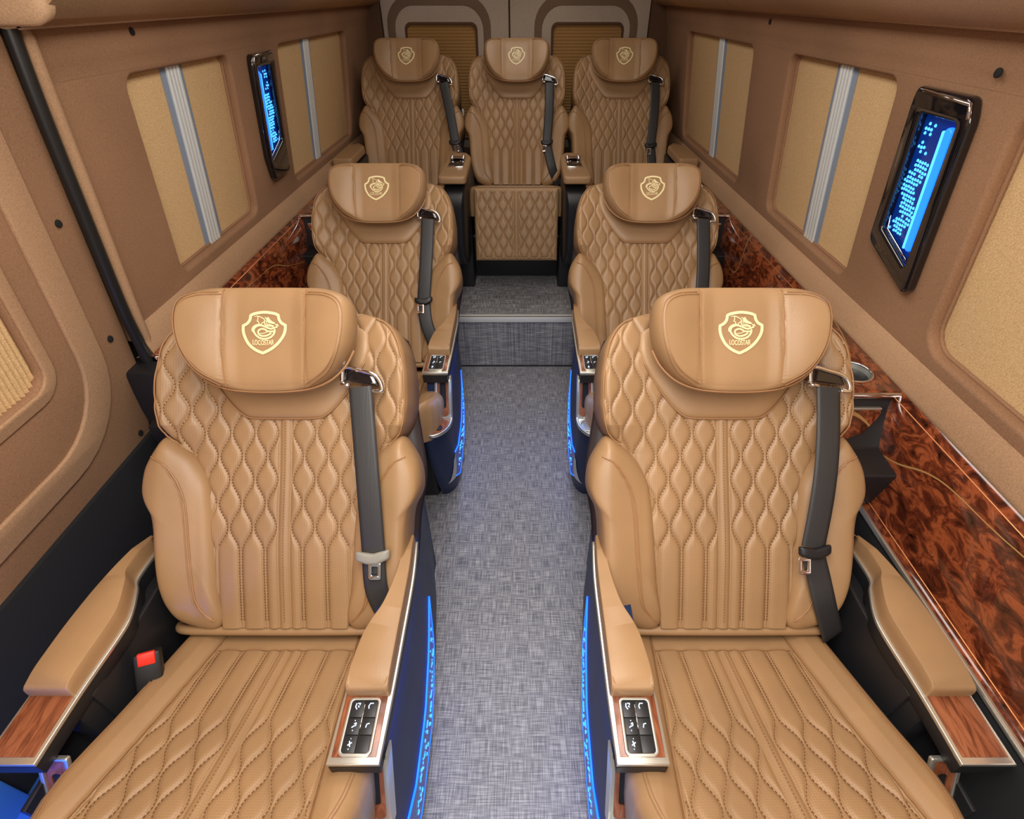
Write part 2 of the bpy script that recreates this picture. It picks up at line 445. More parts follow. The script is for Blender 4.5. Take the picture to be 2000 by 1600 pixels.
# ---- emblem: shield, winged dragon coiled in it, lettering (traced in small units, laid on the headrest)
def ribbon(pts, wd, n=5, closed=False, smooth=True):
    P = smoothpts(pts, n, closed) if smooth else [np.array(p, float) for p in pts]
    vs = []; fs = []; k = len(P)
    for i, p in enumerate(P):
        a = P[(i-1) % k] if (closed or i > 0) else p; b = P[(i+1) % k] if (closed or i < k-1) else p
        t = b-a; t = t/(np.linalg.norm(t)+1e-9); nn = np.array((-t[1], t[0]))
        wdi = wd if not isinstance(wd, (list, tuple)) else np.interp(i/(k-1), np.linspace(0, 1, len(wd)), wd)
        vs += [p+nn*wdi/2, p-nn*wdi/2]
    for i in range(k if closed else k-1):
        j = (i+1) % k; fs.append((2*i, 2*j, 2*j+1, 2*i+1))
    return vs, fs
def make_emblem():
    V_ = []; F_ = []
    def add(r):
        b = len(V_); V_.extend([tuple(p) for p in r[0]]); F_.extend([tuple(b+i for i in f) for f in r[1]])
    sh_l = smoothpts([(522, 332), (640, 283), (880, 250), (1120, 280), (1238, 325)], 6)
    sh_r = smoothpts([(1238, 325), (1262, 440), (1325, 530), (1425, 588)], 5)[1:]
    sh_d = smoothpts([(1425, 588), (1415, 740), (1350, 900), (1210, 1080), (1040, 1215), (838, 1315)], 5)[1:]
    sh_e = smoothpts([(838, 1315), (640, 1225), (470, 1075), (370, 890), (330, 740), (330, 600)], 5)[1:]
    sh_f = smoothpts([(330, 600), (430, 545), (500, 450), (522, 332)], 5)[1:-1]
    add(ribbon([p for p in sh_l+sh_r+sh_d+sh_e+sh_f], 74, closed=True, smooth=False))
    # coils of the body
    add(ribbon([(1150, 690), (1130, 800), (1040, 900), (880, 945), (740, 910), (640, 820), (600, 730), (640, 640), (760, 590), (880, 620), (1000, 670), (1090, 680)], 48))
    add(ribbon([(1120, 750), (960, 745), (900, 700), (800, 685), (720, 740), (740, 830), (840, 870), (960, 850), (1060, 790)], 44))
    add(ribbon([(760, 805), (850, 800), (960, 760)], 20))
    add(ribbon([(570, 760), (560, 690), (620, 610), (720, 570), (800, 575)], [22, 40, 40, 24]))
    add(ribbon([(1090, 680), (1180, 640), (1205, 590)], 36))
    add(ribbon([(1160, 560), (1250, 610)], 26)); add(ribbon([(1225, 555), (1200, 660)], 24))
    # neck
    add(ribbon([(1130, 650), (1060, 610), (960, 600), (890, 560), (880, 500), (905, 450)], [26, 34, 36, 30, 26, 20]))
    add(ribbon([(1130, 612), (1040, 575), (960, 560), (925, 510), (950, 470)], 20))
    # head, horn, jaw
    b = len(V_); hd = [(870, 375), (940, 395), (985, 372), (1010, 420), (1070, 480), (1160, 525), (1140, 562), (1060, 545), (980, 530), (930, 480), (925, 430)]
    V_.extend(hd); c = len(V_); V_.append((1000, 470)); F_.extend([(b+i, b+(i+1) % len(hd), c) for i in range(len(hd))])
    # wing
    add(ribbon([(610, 365), (700, 350), (800, 385), (880, 440), (870, 500)], [12, 26, 24, 22, 14]))
    add(ribbon([(705, 360), (710, 430), (690, 480), (725, 500), (745, 570)], 22))
    add(ribbon([(870, 500), (820, 530), (790, 580)], 22))
    # lettering on a slight arc
    cu = bpy.data.curves.new('t', 'FONT'); cu.body = 'LOCOSTAR'; cu.size = 1; cu.align_x = 'CENTER'; cu.offset = .012
    o = bpy.data.objects.new('t', cu); COL.objects.link(o); dg = bpy.context.evaluated_depsgraph_get(); dg.update()
    tm = bpy.data.meshes.new_from_object(o.evaluated_get(dg)); bpy.data.objects.remove(o)
    xs = [v.co.x for v in tm.vertices]; hx = max(xs)-min(xs); hy = max(v.co.y for v in tm.vertices); mx_ = (max(xs)+min(xs))/2
    b = len(V_)
    for v in tm.vertices:
        x = (v.co.x-mx_)/hx*2; V_.append((850+x*275, 1105-v.co.y/hy*130-14*x*x))
    F_.extend([tuple(b+i for i in p.vertices) for p in tm.polygons])
    vs = []
    for x, y in V_:
        u = (x-878)*.0728e-3; v = -(y-785)*.0728e-3+.010
        vs.append((u, -(.016*(1-abs(v/.1)**5)**.5)+.004-.0013, v))
    me = mesh('emblem', vs, F_, M_gold, False)
    return me
ME['emblem'] = make_emblem()

# ---- seat cushion (object axes x=c, y=-s (forward is -y), z=up)
CS = [-.03, 0, .06, .15, .25, .30, .335, .365, .39, .41, .425]
CH = [.226, .228, .232, .238, .246, .249, .246, .238, .224, .203, .180]
def qh(s): return .140+.10*np.clip(s, 0, .5)
CV0, CP = .185, .105
def make_cushion():
    ns, nc = 235, 250
    ss = np.linspace(-.03, .425, ns); f = np.linspace(-1, 1, nc); hw = interp(ss, CS, CH)
    Cc = hw[:, None]*f[None, :]; S_ = np.repeat(ss[:, None], nc, 1); ac = np.abs(Cc)
    q = quilt_height(Cc, S_, CV0, CP, 0, amp=.0062)
    inside = np.clip((qh(S_)-ac)/.003, 0, 1)*np.clip((S_-.034)/.003, 0, 1)
    seam = np.exp(-((ac-qh(S_))/.003)**2)+np.exp(-((S_-.034)/.0025)**2)*(ac < qh(S_))
    bol = .016*np.clip((ac-qh(S_))/.03, 0, 1)**.6
    H = q*inside+(1-inside)*(.003+bol)-.004*seam
    H = np.where((S_ < .034) & (ac < qh(S_)), .006*np.sin(np.clip((S_+.03)/.064, 0, 1)*np.pi), H)
    dt = np.minimum(hw[:, None]-ac, (.427-S_)); R = .035; t = np.clip(1-dt/R, 0, 1)
    H = H-R*(1-np.sqrt(np.clip(1-t*t, 0, 1)))
    H += .008*np.clip((S_-.2)/.2, 0, 1)
    vs = np.stack([Cc, -S_, H], -1).reshape(-1, 3).tolist()
    fs = [(i*nc+j, (i+1)*nc+j, (i+1)*nc+j+1, i*nc+j+1) for i in range(ns-1) for j in range(nc-1)]
    ring = [i*nc for i in range(ns)]+[(ns-1)*nc+j for j in range(1, nc)]+[i*nc+nc-1 for i in range(ns-2, -1, -1)]
    ng = len(ring); prev = ring
    for dz, k in ((-.05, 1.0), (-.11, .98)):
        b = len(vs)
        for r in ring:
            x, y, z = vs[r]; vs.append((x*k, y*(k if y < -.3 else 1), dz))
        for i in range(ng-1): fs.append((prev[i], b+i, b+i+1, prev[i+1]))
        prev = list(range(b, b+ng))
    me = mesh('seat_cushion', vs, fs, M_perf)
    uvl = me.uv_layers.new(name='UVMap')
    co = np.array(vs)[:, [0, 1]]; rr = inside.ravel() < .5; co[:len(rr)][rr] = 0; co[len(rr):] = 0; li = np.zeros(len(me.loops), int); me.loops.foreach_get('vertex_index', li)
    uvl.data.foreach_set('uv', co[li].ravel())
    return me
ME['cushion'] = make_cushion()
SC = Surf(ME['cushion'], (0, 1), 2, False)
def cush_stitch():
    paths = []
    for s in (-1, 1):
        for k in range(8):
            cur = []
            for q in np.arange(.038, .40, .0012):
                u = float(quilt_line(k, q, CV0, CP))
                if u < qh(q)-.004: cur.append((s*u, -q))
                else:
                    if len(cur) > 4: paths.append(cur)
                    cur = []
            if len(cur) > 4: paths.append(cur)
    paths.append([(0, -q) for q in np.arange(.038, .4, .0012)])
    return stitch_mesh('stitching', paths, SC, M_stitch, plane='c')
ME['cush_stitch'] = cush_stitch()
pp = []
for s in (-1, 1):
    pp.append(tube('t', [(s*(qh(q)), -q, SC(s*qh(q), -q, .006)-.001) for q in np.linspace(.0, .39, 40)], .0013, M_pipe, 6))
    for k in (.0, .005):
        pp.append(tube('t', [(s*(np.interp(q, CS, CH)-.022-k), -q, SC(s*(np.interp(q, CS, CH)-.022-k), -q, .005)) for q in np.linspace(.0, .40, 40)], .0009, M_pipe, 6))
pp.append(tube('t', [(x, -.034, SC(x, -.034, .004)) for x in np.linspace(-.143, .143, 30)], .0013, M_pipe, 6))
ME['cush_piping'] = join('piping', pp, M_pipe)
ME['rear_roll'] = tube('rear_roll', smoothpts([(-.24, .035, -.010), (-.22, .018, .004), (-.15, .014, .008), (0, .013, .008), (.15, .014, .008), (.22, .018, .004), (.24, .035, -.010)], 5), .010, M_leather, 10)

# ---- leg rest (quilted, object axes x=c, y=-w, z=up, hangs from z=0 down)
def make_legrest(wid=.20, ln=.31):
    nz, nx = 150, 180; zz = np.linspace(-ln, .02, nz); f = np.linspace(-1, 1, nx)
    U = wid*f[None, :]*np.ones((nz, 1)); Z_ = np.repeat(zz[:, None], nx, 1)
    q = quilt_height(U, Z_+ln, .0, .085, 0, amp=.006)
    dt = np.minimum(np.minimum(wid-np.abs(U), Z_+ln), .02-Z_+.001); inside = np.clip((dt-.012)/.004, 0, 1)
    W = q*inside+.003*(1-inside); R = .018; t = np.clip(1-dt/R, 0, 1); W = W-R*(1-np.sqrt(np.clip(1-t*t, 0, 1)))
    vs = np.stack([U, -W-.03, Z_], -1).reshape(-1, 3).tolist()
    fs = [(i*nx+j, i*nx+j+1, (i+1)*nx+j+1, (i+1)*nx+j) for i in range(nz-1) for j in range(nx-1)]
    ring = [j for j in range(nx)]+[i*nx+nx-1 for i in range(1, nz)]+[(nz-1)*nx+j for j in range(nx-2, -1, -1)]+[i*nx for i in range(nz-2, 0, -1)]
    ng = len(ring); b = len(vs)
    for r in ring: x, y, z = vs[r]; vs.append((x*.98, .02, z))
    for i in range(ng): j = (i+1) % ng; fs.append((ring[i], b+i, b+j, ring[j]))
    fs.append(tuple(b+i for i in range(ng)))
    me = mesh('leg_rest', vs, fs, M_perf)
    uvl = me.uv_layers.new(name='UVMap')
    co = np.array(vs)[:, [0, 2]]; li = np.zeros(len(me.loops), int); me.loops.foreach_get('vertex_index', li)
    uvl.data.foreach_set('uv', co[li].ravel()); return me
ME['legrest'] = make_legrest()
SL = Surf(ME['legrest'])
lp = []
for s in (-1, 1):
    for k in range(7):
        cur = []
        for z in np.arange(-.285, .005, .0012):
            u = float(quilt_line(k, z+.30, 0, .085))
            if u < .175: cur.append((s*u, z))
            elif len(cur) > 4: lp.append(cur); cur = []
        if len(cur) > 4: lp.append(cur)
ME['leg_stitch'] = stitch_mesh('stitching', lp, SL, M_stitch)
ME['leg_pipe'] = tube('piping', [(x, SL(x, -.284, .004)-.0005, -.284) for x in np.linspace(-.178, .178, 30)], .0018, M_pipe, 6)

# ---- arms; coordinates for the left-hand seats, aisle towards +x; origin on the floor under the backrest foot
AZ = .585
def flat_slab(name, outline, z0, z1, m, bev=.002):
    return plate(name, outline, [], (z1-z0)/2, bev, m, xf=lambda x, y, z: (x, y, z+(z0+z1)/2))
def arm_outline(kind):
    if kind == 'aisle':
        inner = [(.188, -.276), (.190, -.17), (.198, -.10), (.208, -.064), (.226, -.022), (.238, .05), (.240, .13)]
        outer = [(.264, .137), (.271, .05), (.272, -.06), (.272, -.18), (.270, -.276)]
    else:
        inner = [(-.258, -.276), (-.256, -.17), (-.250, -.07), (-.254, -.03), (-.272, .02), (-.286, .05), (-.282, .12)]
        outer = [(-.300, .137), (-.322, .05), (-.336, -.05), (-.340, -.15), (-.342, -.276)]
    return inner, outer
def make_arm(kind):
    inner, outer = arm_outline(kind); d = {}
    si = [tuple(p) for p in smoothpts(inner, 5)]; so = [tuple(p) for p in smoothpts(outer, 5)]
    ol = si+so
    cx = np.mean([p[0] for p in ol])
    def inset(p, k):
        # shrink in x only, toward the local middle
        y = p[1]; a = np.interp(y, [q[1] for q in si], [q[0] for q in si]); b = np.interp(-y, [-q[1] for q in so], [q[0] for q in so])
        m = (a+b)/2; s = 1 if p[0] > m else -1
        return (p[0]-s*k, y)
    d['arm_body'] = flat_slab('arm_body', [inset(p, .002) for p in ol], AZ-.040, AZ-.008, M_black, .004)
    d['arm_trim'] = flat_slab('arm_trim', ol, AZ-.0085, AZ, M_silver, .002)
    x0, x1 = min(inner[0][0], outer[-1][0]), max(inner[0][0], outer[-1][0])
    d['wood_inlay'] = box('wood_inlay', M_walnut, x0+.006, x1-.006, -.266, -.150, AZ-.004, AZ+.0015, .001)
    # leather pad
    pin = [inset(p, .005) for p in si if p[1] > -.178]; pou = [inset(p, .004) for p in so if p[1] > -.178]
    if kind != 'aisle': pou = [(p[0]+.0, p[1]) for p in pou]
    pad = [(pin[0][0]+.001*(1 if kind == 'aisle' else 0), -.178)]+pin+pou+[(pou[-1][0], -.178)]
    pad = rpoly(pad[::1], .006, 3)
    P = np.array(pad); n = len(P); C = P.mean(0); vs = []; fs = []
    def top(y): return AZ+np.interp(y, [-.178, -.168, -.14, -.08, .0, .09, .137], [.024, .031, .035, .037, .039, .038, .026])
    lev = [(0., 1.0), (.55, 1.0), (.85, .985), (.97, .95), (1.0, .88)]
    for hfrac, k in lev:
        for p in P:
            yc = p[1]; a = np.interp(yc, [q[1] for q in si], [q[0] for q in si]); b = np.interp(-yc, [-q[1] for q in so], [q[0] for q in so]); mx = (a+b)/2
            x = mx+(p[0]-mx)*k; y = C[1]+(p[1]-C[1])*(1-(1-k)*.25)
            vs.append((x, y, AZ+(top(y)-AZ)*hfrac))
    for l in range(len(lev)-1):
        for i in range(n):
            j = (i+1) % n; fs.append((l*n+i, l*n+j, (l+1)*n+j, (l+1)*n+i))
    b = (len(lev)-1)*n
    # cap: pair the two sides by y with a triangle fan from sampled midline
    bm = bmesh.new(); bv = [bm.verts.new(v) for v in vs]
    for f in fs:
        try: bm.faces.new([bv[i] for i in f])
        except Exception: pass
    capf = bm.faces.new([bv[b+i] for i in range(n)])
    bmesh.ops.triangulate(bm, faces=[capf]); bmesh.ops.recalc_face_normals(bm, faces=bm.faces)
    d['arm_pad'] = bm_mesh('arm_pad', bm, M_leather)
    # seam on the pad
    ins = [inset(p, .012) for p in si if p[1] > -.165]; oth = [inset(p, .012) for p in so if p[1] > -.165]
    d['pad_seam'] = join('pad_seam', [tube('t', [(p[0], p[1], top(p[1])-.0012) for p in s_], .0011, M_pipe, 6) for s_ in (ins, oth)], M_pipe)
    return d
ARM = {k: make_arm(k) for k in ('aisle', 'outer')}
# switch panel on the aisle arm
SWI = {}
SWI['switch_frame'] = plate('switch_frame', rrect(.2035, .2555, -.266, -.181, .008), [rrect(.208, .251, -.262, -.185, .005)], .003, .001, M_silver, xf=lambda x, y, z: (x, y, z+AZ+.003))
SWI['switch_panel'] = box('switch_panel', M_hole, .208, .251, -.262, -.185, AZ, AZ+.0022, .0005)
btn = []
for i in range(2):
    for j in range(3):
        btn.append(box('button', M_black, .2088+i*.0212, .2088+i*.0212+.0204, -.2615+j*.0253, -.2615+j*.0253+.0243, AZ+.001, AZ+.0042, .001))
def icon(kind, cx, cy):
    P = []
    z = AZ+.0046
    def seg(pts, r=.0009): P.append(tube('t', [(cx+a*.001, cy+b*.001, z) for a, b in pts], r, M_icon, 5, flat=.5))
    if kind == 0: seg([(-3, 5), (-4, 0), (-1, -4)]); seg([(-1, 5), (3, 5), (2, 2)]); seg([(0, 1), (2, -1)])
    if kind == 1: seg([(3, 5), (-2, 5), (-4, 1), (-3, -3)])
    if kind == 2: seg([(3, 3), (3, -1), (0, -2), (-3, -4)]); seg([(0, 6), (1, 6.4)]); seg([(-1, -8), (0, -8.4)]); seg([(0, 1), (3, 3)])
    if kind == 3: seg([(3, 3), (-1, 2), (-2, -3)])
    if kind == 4: seg([(-3, -2), (3, 2)]); seg([(-1, 4), (1, -4)]); seg([(0, 7), (.6, 7.4)]); seg([(-1, -7), (0, -7.4)])
    return join('icon', P, M_icon)
icons = {1: [icon(0, .219, -.195), icon(1, .2405, -.195), icon(2, .219, -.222), icon(3, .2405, -.223), icon(4, .219, -.249)],
         -1: [icon(0, -.2405, -.195), icon(1, -.219, -.195), icon(2, -.2405, -.222), icon(3, -.219, -.223), icon(4, -.2405, -.249)]}
SWI['divider'] = tube('divider', [(.2297, -.192, AZ+.0045), (.2297, -.228, AZ+.0045)], .0009, M_shiny, 6)
BTN = [mirrorable for mirrorable in btn]

# aisle console hull: outer face x as a function of (y, z)
def hull_x(y, z):
    xo = np.interp(y, [-.40, -.36, -.30, -.2, -.05, .10, .20, .30, .42, .50], [.252, .260, .265, .266, .264, .254, .244, .232, .208, .190])
    dz = np.interp(z, [0, .05, .10, .18, .30, .46, .56], [-.016, -.006, .0, .0, -.003, -.004, -.006])
    return xo+dz
def front_y(z): return np.interp(z, [0, .12, .25, .36, .43, .56], [-.255, -.315, -.36, -.392, -.405, -.405])
def top_z(y): return np.interp(y, [-.41, -.312, -.252, .35, .50], [.425, .425, .545, .55, .50])
def make_console():
    nz, ny = 26, 60; xin = .197
    vs = []; fs = []
    prof = []
    for i in range(nz+1):
        row = []
        for j in range(ny+1):
            t = j/ny; zf = i/nz
            # y from front to rear, on this level
            z0 = zf
            y = None
            zt = zf*.56
            yf = float(front_y(zt)); y = yf+(.48-yf)*(t**1.35)
            z = min(zt, float(top_z(y)))
            # rounded front corner
            x = float(hull_x(max(y, -.40), z)); r = (y-yf)/.075
            if r < 1: x = xin+.004+(x-xin-.004)*math.sqrt(max(0, 1-(1-r)**2))
            row.append((x, y, z))
        prof.append(row)
    for row in prof: vs += row
    W_ = ny+1
    for i in range(nz):
        for j in range(ny): a = i*W_+j; fs.append((a, a+1, a+W_+1, a+W_))
    b = len(vs)   # inner wall
    for row in prof: vs += [(xin, y, z) for x, y, z in row]
    for i in range(nz):
        for j in range(ny): a = b+i*W_+j; fs.append((a, a+W_, a+W_+1, a+1))
    for i in range(nz):   # front and rear closures
        a = i*W_; fs.append((a, a+W_, b+a+W_, b+a)); a = i*W_+ny; fs.append((a, b+a, b+a+W_, a+W_))
    for j in range(ny):
        a = nz*W_+j; fs.append((a, a+1, b+a+1, b+a)); a = j; fs.append((a, b+a, b+a+1, a+1))
    me = mesh('console_body', vs, fs, M_navy)
    bm = bmesh.new(); bm.from_mesh(me); bmesh.ops.remove_doubles(bm, verts=bm.verts, dist=1e-5); bmesh.ops.dissolve_degenerate(bm, dist=1e-6, edges=bm.edges)
    bmesh.ops.recalc_face_normals(bm, faces=bm.faces); bm.to_mesh(me); bm.free()
    smooth_me(me)
    try: me.set_sharp_from_angle(angle=math.radians(50))
    except Exception: pass
    return me
CON = {'console_body': make_console()}
# glowing band let into the outer face: bounded by two lit lines
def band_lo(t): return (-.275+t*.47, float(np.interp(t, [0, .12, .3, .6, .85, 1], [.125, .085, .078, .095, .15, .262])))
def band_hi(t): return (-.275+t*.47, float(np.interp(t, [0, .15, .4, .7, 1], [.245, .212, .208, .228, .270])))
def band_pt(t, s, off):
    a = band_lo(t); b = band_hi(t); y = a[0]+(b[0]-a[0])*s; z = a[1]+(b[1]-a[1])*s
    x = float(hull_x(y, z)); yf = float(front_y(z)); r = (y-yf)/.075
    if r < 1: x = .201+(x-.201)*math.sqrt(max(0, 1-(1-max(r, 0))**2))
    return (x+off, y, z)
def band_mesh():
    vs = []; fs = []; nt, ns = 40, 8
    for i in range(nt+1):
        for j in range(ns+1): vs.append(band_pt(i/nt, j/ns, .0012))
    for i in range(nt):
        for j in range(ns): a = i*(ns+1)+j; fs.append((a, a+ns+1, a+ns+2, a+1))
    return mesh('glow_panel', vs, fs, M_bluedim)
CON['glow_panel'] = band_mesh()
CON['light_line'] = tube('light_line', [band_pt(t, 1, .001) for t in np.linspace(.0, 1, 40)], .0030, M_blue, 6)
CON['light_line2'] = tube('light_line', [band_pt(t, 0, .001) for t in np.linspace(.0, 1, 40)], .0022, M_blue, 6)
rnd = random.Random(4); ds = []
for i in range(64):
    t = .08+.80*(i/64); s = .25+.5*rnd.random(); p = band_pt(t, s, .0022); r = .0016+.0018*rnd.random()
    bm = bmesh.new(); bmesh.ops.create_icosphere(bm, subdivisions=1, radius=r)
    for v_ in bm.verts: v_.co = Vector((v_.co.x*.5+p[0], v_.co.y*(1+1.2*rnd.random())+p[1], v_.co.z*1.4+p[2]))
    ds.append(bm_mesh('d', bm, M_bluedot))
CON['light_dots'] = join('light_dots', ds, M_bluedot)
# silver tip of the band at the front
def face_pt(y, z, off):
    x = float(hull_x(y, z)); yf = float(front_y(z)); r_ = (y-yf)/.075
    if r_ < 1: x = .201+(x-.201)*math.sqrt(max(0, 1-(1-max(r_, 0))**2))
    return (x+off, y-off*.6, z)
vs = []; fs = []
for i in range(9):
    t_ = i/8; y_ = -.276-.026*t_
    for j in range(9): vs.append(face_pt(y_, .122-.012*t_+(.122-.002*t_)*j/8, .0015))
for i in range(8):
    for j in range(8): a_ = i*9+j; fs.append((a_, a_+9, a_+10, a_+1))
CON['band_tip'] = mesh('band_tip', vs, fs, M_silver)
# sloping slot panel
def slot_xf(x, y, z):      # local x across, y up the slope, z out
    a = Vector((0, .060, .122)).normalized(); nrm = Vector((0, -a.z, a.y)); o = Vector((.247, -.310, .428))
    p = o+Vector((1, 0, 0))*x+a*y+nrm*z; return p
CON['slot_frame'] = plate('slot_frame', rrect(-.026, .026, -.004, .138, .018), [rrect(-.0175, .0175, .006, .20, .0174)[:]] if False else [rrect(-.0175, .0175, .006, .132, .0170)], .004, .0015, M_silver, xf=lambda x, y, z: slot_xf(x, y, z+.003))
CON['slot_wood'] = plate('slot_wood', rrect(-.019, .019, .004, .134, .017), [rrect(-.0095, .0095, .034, .122, .0090)], .0028, .0008, M_walnut, xf=lambda x, y, z: slot_xf(x, y, z+.0012))
CON['slot_recess'] = plate('slot_recess', rrect(-.012, .012, .03, .126, .010), [], .001, .0003, M_hole, xf=lambda x, y, z: slot_xf(x, y, z-.0004))
CON['side_fin'] = mesh('side_fin', [tuple(slot_xf(x, y, z)) for y, z in ((-.01, .004), (.03, .009), (.09, .011), (.142, .008), (.142, -.02), (-.01, -.02)) for x in (.0265, .0235)],
    [(0, 2, 4, 6, 8, 10), (11, 9, 7, 5, 3, 1)]+[(2*i, 2*i+1, (2*i+3) % 12, (2*i+2) % 12) for i in range(6)], M_silver, False)
# tray at the front of the console
def tray_ol(k):
    pts = [(.200+k, -.402+k), (.222, -.402+k), (.244, -.392+k), (.262-k*.7, -.372+k*.7), (.272-k, -.350), (.276-k, -.322), (.275-k, -.308-k), (.200+k, -.308-k)]
    return [tuple(p) for p in smoothpts(pts[:-2], 4)]+pts[-2:]
CON['tray_rim'] = plate('tray_rim', tray_ol(0), [tray_ol(.007)], .006, .0022, M_silver, xf=lambda x, y, z: (x, y, z+.429))
CON['tray_wood'] = plate('tray_wood', tray_ol(.006), [], .003, .0005, M_walnut, xf=lambda x, y, z: (x, y, z+.428))
CON['tray_steel'] = plate('tray_plate', tray_ol(.006), [], .003, .0005, M_steel, xf=lambda x, y, z: (x, y, z+.428))
def disc(name, cx, cy, z, r, h, m, n=28, hole=0):
    c = [(cx+r*math.cos(2*math.pi*i/n), cy+r*math.sin(2*math.pi*i/n)) for i in range(n)]
    hs_ = [[(cx+hole*math.cos(2*math.pi*i/n), cy+hole*math.sin(2*math.pi*i/n)) for i in range(n)]] if hole else []
    return plate(name, c, hs_, h/2, min(h*.3, .001), m, xf=lambda x, y, zz: (x, y, zz+z))
CON['round_button'] = join('round_button', [disc('d', .236, -.362, .433, .0125, .005, M_black), disc('d', .236, -.362, .434, .0085, .006, M_black)], M_black)
CON['cup_ring'] = disc('cup_ring', .236, -.352, .434, .030, .006, M_silver, hole=.026)
CON['cup_floor'] = disc('cup_floor', .236, -.352, .4325, .0262, .003, M_steel)

# outer side of the seat: black box with a similar slot panel
OUT = {'slot_backing': box('slot_backing', M_black, -.304, -.294, -.315, -.16, .0, .50, .003), 'side_box': box('side_box', M_black, -.335, -.262, -.20, .16, .03, .545, .01),
       'side_panel': box('side_panel', M_black, -.268, -.256, -.165, .20, .10, .555, .003)}
def slot2_xf(x, y, z):
    a = Vector((0, .060, .122)).normalized(); nrm = Vector((0, -a.z, a.y)); o = Vector((-.272, -.310, .415))
    return o+Vector((1, 0, 0))*x+a*y+nrm*z
OUT['slot_frame'] = plate('slot_frame', rrect(-.026, .026, -.06, .138, .004), [rrect(-.0185, .0185, -.05, .2, .003)[:]] if False else [rrect(-.0185, .0185, -.052, .132, .003)], .004, .0015, M_silver, xf=lambda x, y, z: slot2_xf(x, y, z+.003))
OUT['slot_wood'] = plate('slot_wood', rrect(-.019, .019, -.055, .134, .003), [rrect(-.0095, .0095, -.04, .105, .0090)], .0028, .0008, M_walnut, xf=lambda x, y, z: slot2_xf(x, y, z+.0012))
OUT['slot_recess'] = plate('slot_recess', rrect(-.012, .012, -.045, .11, .010), [], .001, .0003, M_hole, xf=lambda x, y, z: slot2_xf(x, y, z-.0004))

BASE = {'seat_base': box('seat_base', M_black, -.235, .190, -.27, .24, .0, .34, .02, 3)}
BASE3 = {'seat_base': box('seat_base', M_black, -.22, .22, -.18, .20, .0, .31, .02, 3)}

_mir = {}
def P(parent, name, me, side=1, **k):
    """child mesh, mirrored for right-hand seats"""
    if side < 0:
        if me.name not in _mir: _mir[me.name] = mirror(me)
        me = _mir[me.name]
    o = ob(name, me, parent); 
    if k: tag(o, **k)
    return o

GROUP = 'reclining captain seats in three rows'
R_ = math.radians
def seat(x, y, zf, zj, recline, tilt, side, label, row, legrest=False, tray='wood', arms=True):
    s = empty('captain_seat', (x, y, zf), label=label, cat='seat', group=GROUP)
    zl = zj-zf
    bk = ob('backrest', ME['backrest'], s, (0, 0, zl), (-recline, 0, 0))
    st = ob('stitching', ME['back_stitch'], bk); st['kind'] = 'stuff'
    ob('piping', ME['shield_piping'], bk); ob('piping', ME['shield_piping2'], bk)
    for nm, me in (('neck_panel', 'neck'), ('side_bolster', 'bolster_r'), ('side_bolster', 'bolster_l'), ('back_shell', 'shell')):
        q = ob(nm, ME[me], s, (0, 0, zl), (-recline, 0, 0))
        if me == 'neck': ob('piping', ME['neck_piping'], q)
        if me == 'bolster_r': ob('piping', ME['wpipe_r'], q)
        if me == 'bolster_l': ob('piping', ME['wpipe_l'], q)
    bb = Matrix.Rotation(-recline, 4, 'X') @ Vector((0, -.079, .587))
    h = ob('headrest', ME['headrest'], s, (0, bb.y, zl+bb.z), (-recline, 0, 0))
    ob('piping', ME['hr_piping'], h); ob('emblem', ME['emblem'], h)
    c = ob('seat_cushion', ME['cushion'], s, (0, 0, zl-.048), (-tilt, 0, 0))
    st = ob('stitching', ME['cush_stitch'], c); st['kind'] = 'stuff'
    ob('piping', ME['cush_piping'], c); ob('rear_roll', ME['rear_roll'], s, (0, -.016, zl-.018), (0, 0, 0))
    if legrest:
        fz = zl-.048+.41*math.sin(tilt); fy = -.41*math.cos(tilt)
        lr = ob('leg_rest', ME['legrest'], s, (0, fy-.03, fz+.006), (-math.radians(14), 0, 0))
        st = ob('stitching', ME['leg_stitch'], lr); st['kind'] = 'stuff'; ob('piping', ME['leg_pipe'], lr)
    if arms:
        P(s, 'seat_base', BASE['seat_base'], side)
        for kind in ('aisle', 'outer'):
            for k, me in ARM[kind].items():
                P(s, k, me, side)
        for k, me in SWI.items(): 
            q = P(s, k, me, side)
            if k == 'switch_panel': spn = q
        for me in BTN: P(spn, 'button', me, side)
        for me in icons[side]: ob('icon', me, spn)
        for k in ('console_body', 'slot_frame', 'slot_wood', 'slot_recess', 'side_fin', 'tray_rim', 'glow_panel', 'light_line', 'light_line2', 'light_dots', 'band_tip'):
            q = P(s, 'light_line' if k == 'light_line2' else k, CON[k], side)
            if k == 'light_dots': q['kind'] = 'stuff'
        if tray == 'wood': P(s, 'tray_wood', CON['tray_wood'], side); P(s, 'round_button', CON['round_button'], side)
        else: P(s, 'tray_plate', CON['tray_steel'], side); P(s, 'cup_ring', CON['cup_ring'], side); P(s, 'cup_floor', CON['cup_floor'], side)
        for k, me in OUT.items(): P(s, k, me, side)
        ll = bpy.data.lights.new('console_blue_fill', 'AREA'); ll.shape = 'RECTANGLE'; ll.size = .012; ll.size_y = .50; ll.energy = .34; ll.color = (.0, .22, 1)  # added blue light that tints the console face; no fixture there
        lo = bpy.data.objects.new('console_blue_fill', ll); COL.objects.link(lo); lo.parent = s; lo.location = (side*.292, -.10, .535); lo.rotation_euler = (0, side*R_(24), 0)
    else:
        ob('seat_base', BASE3['seat_base'], s)
    return s

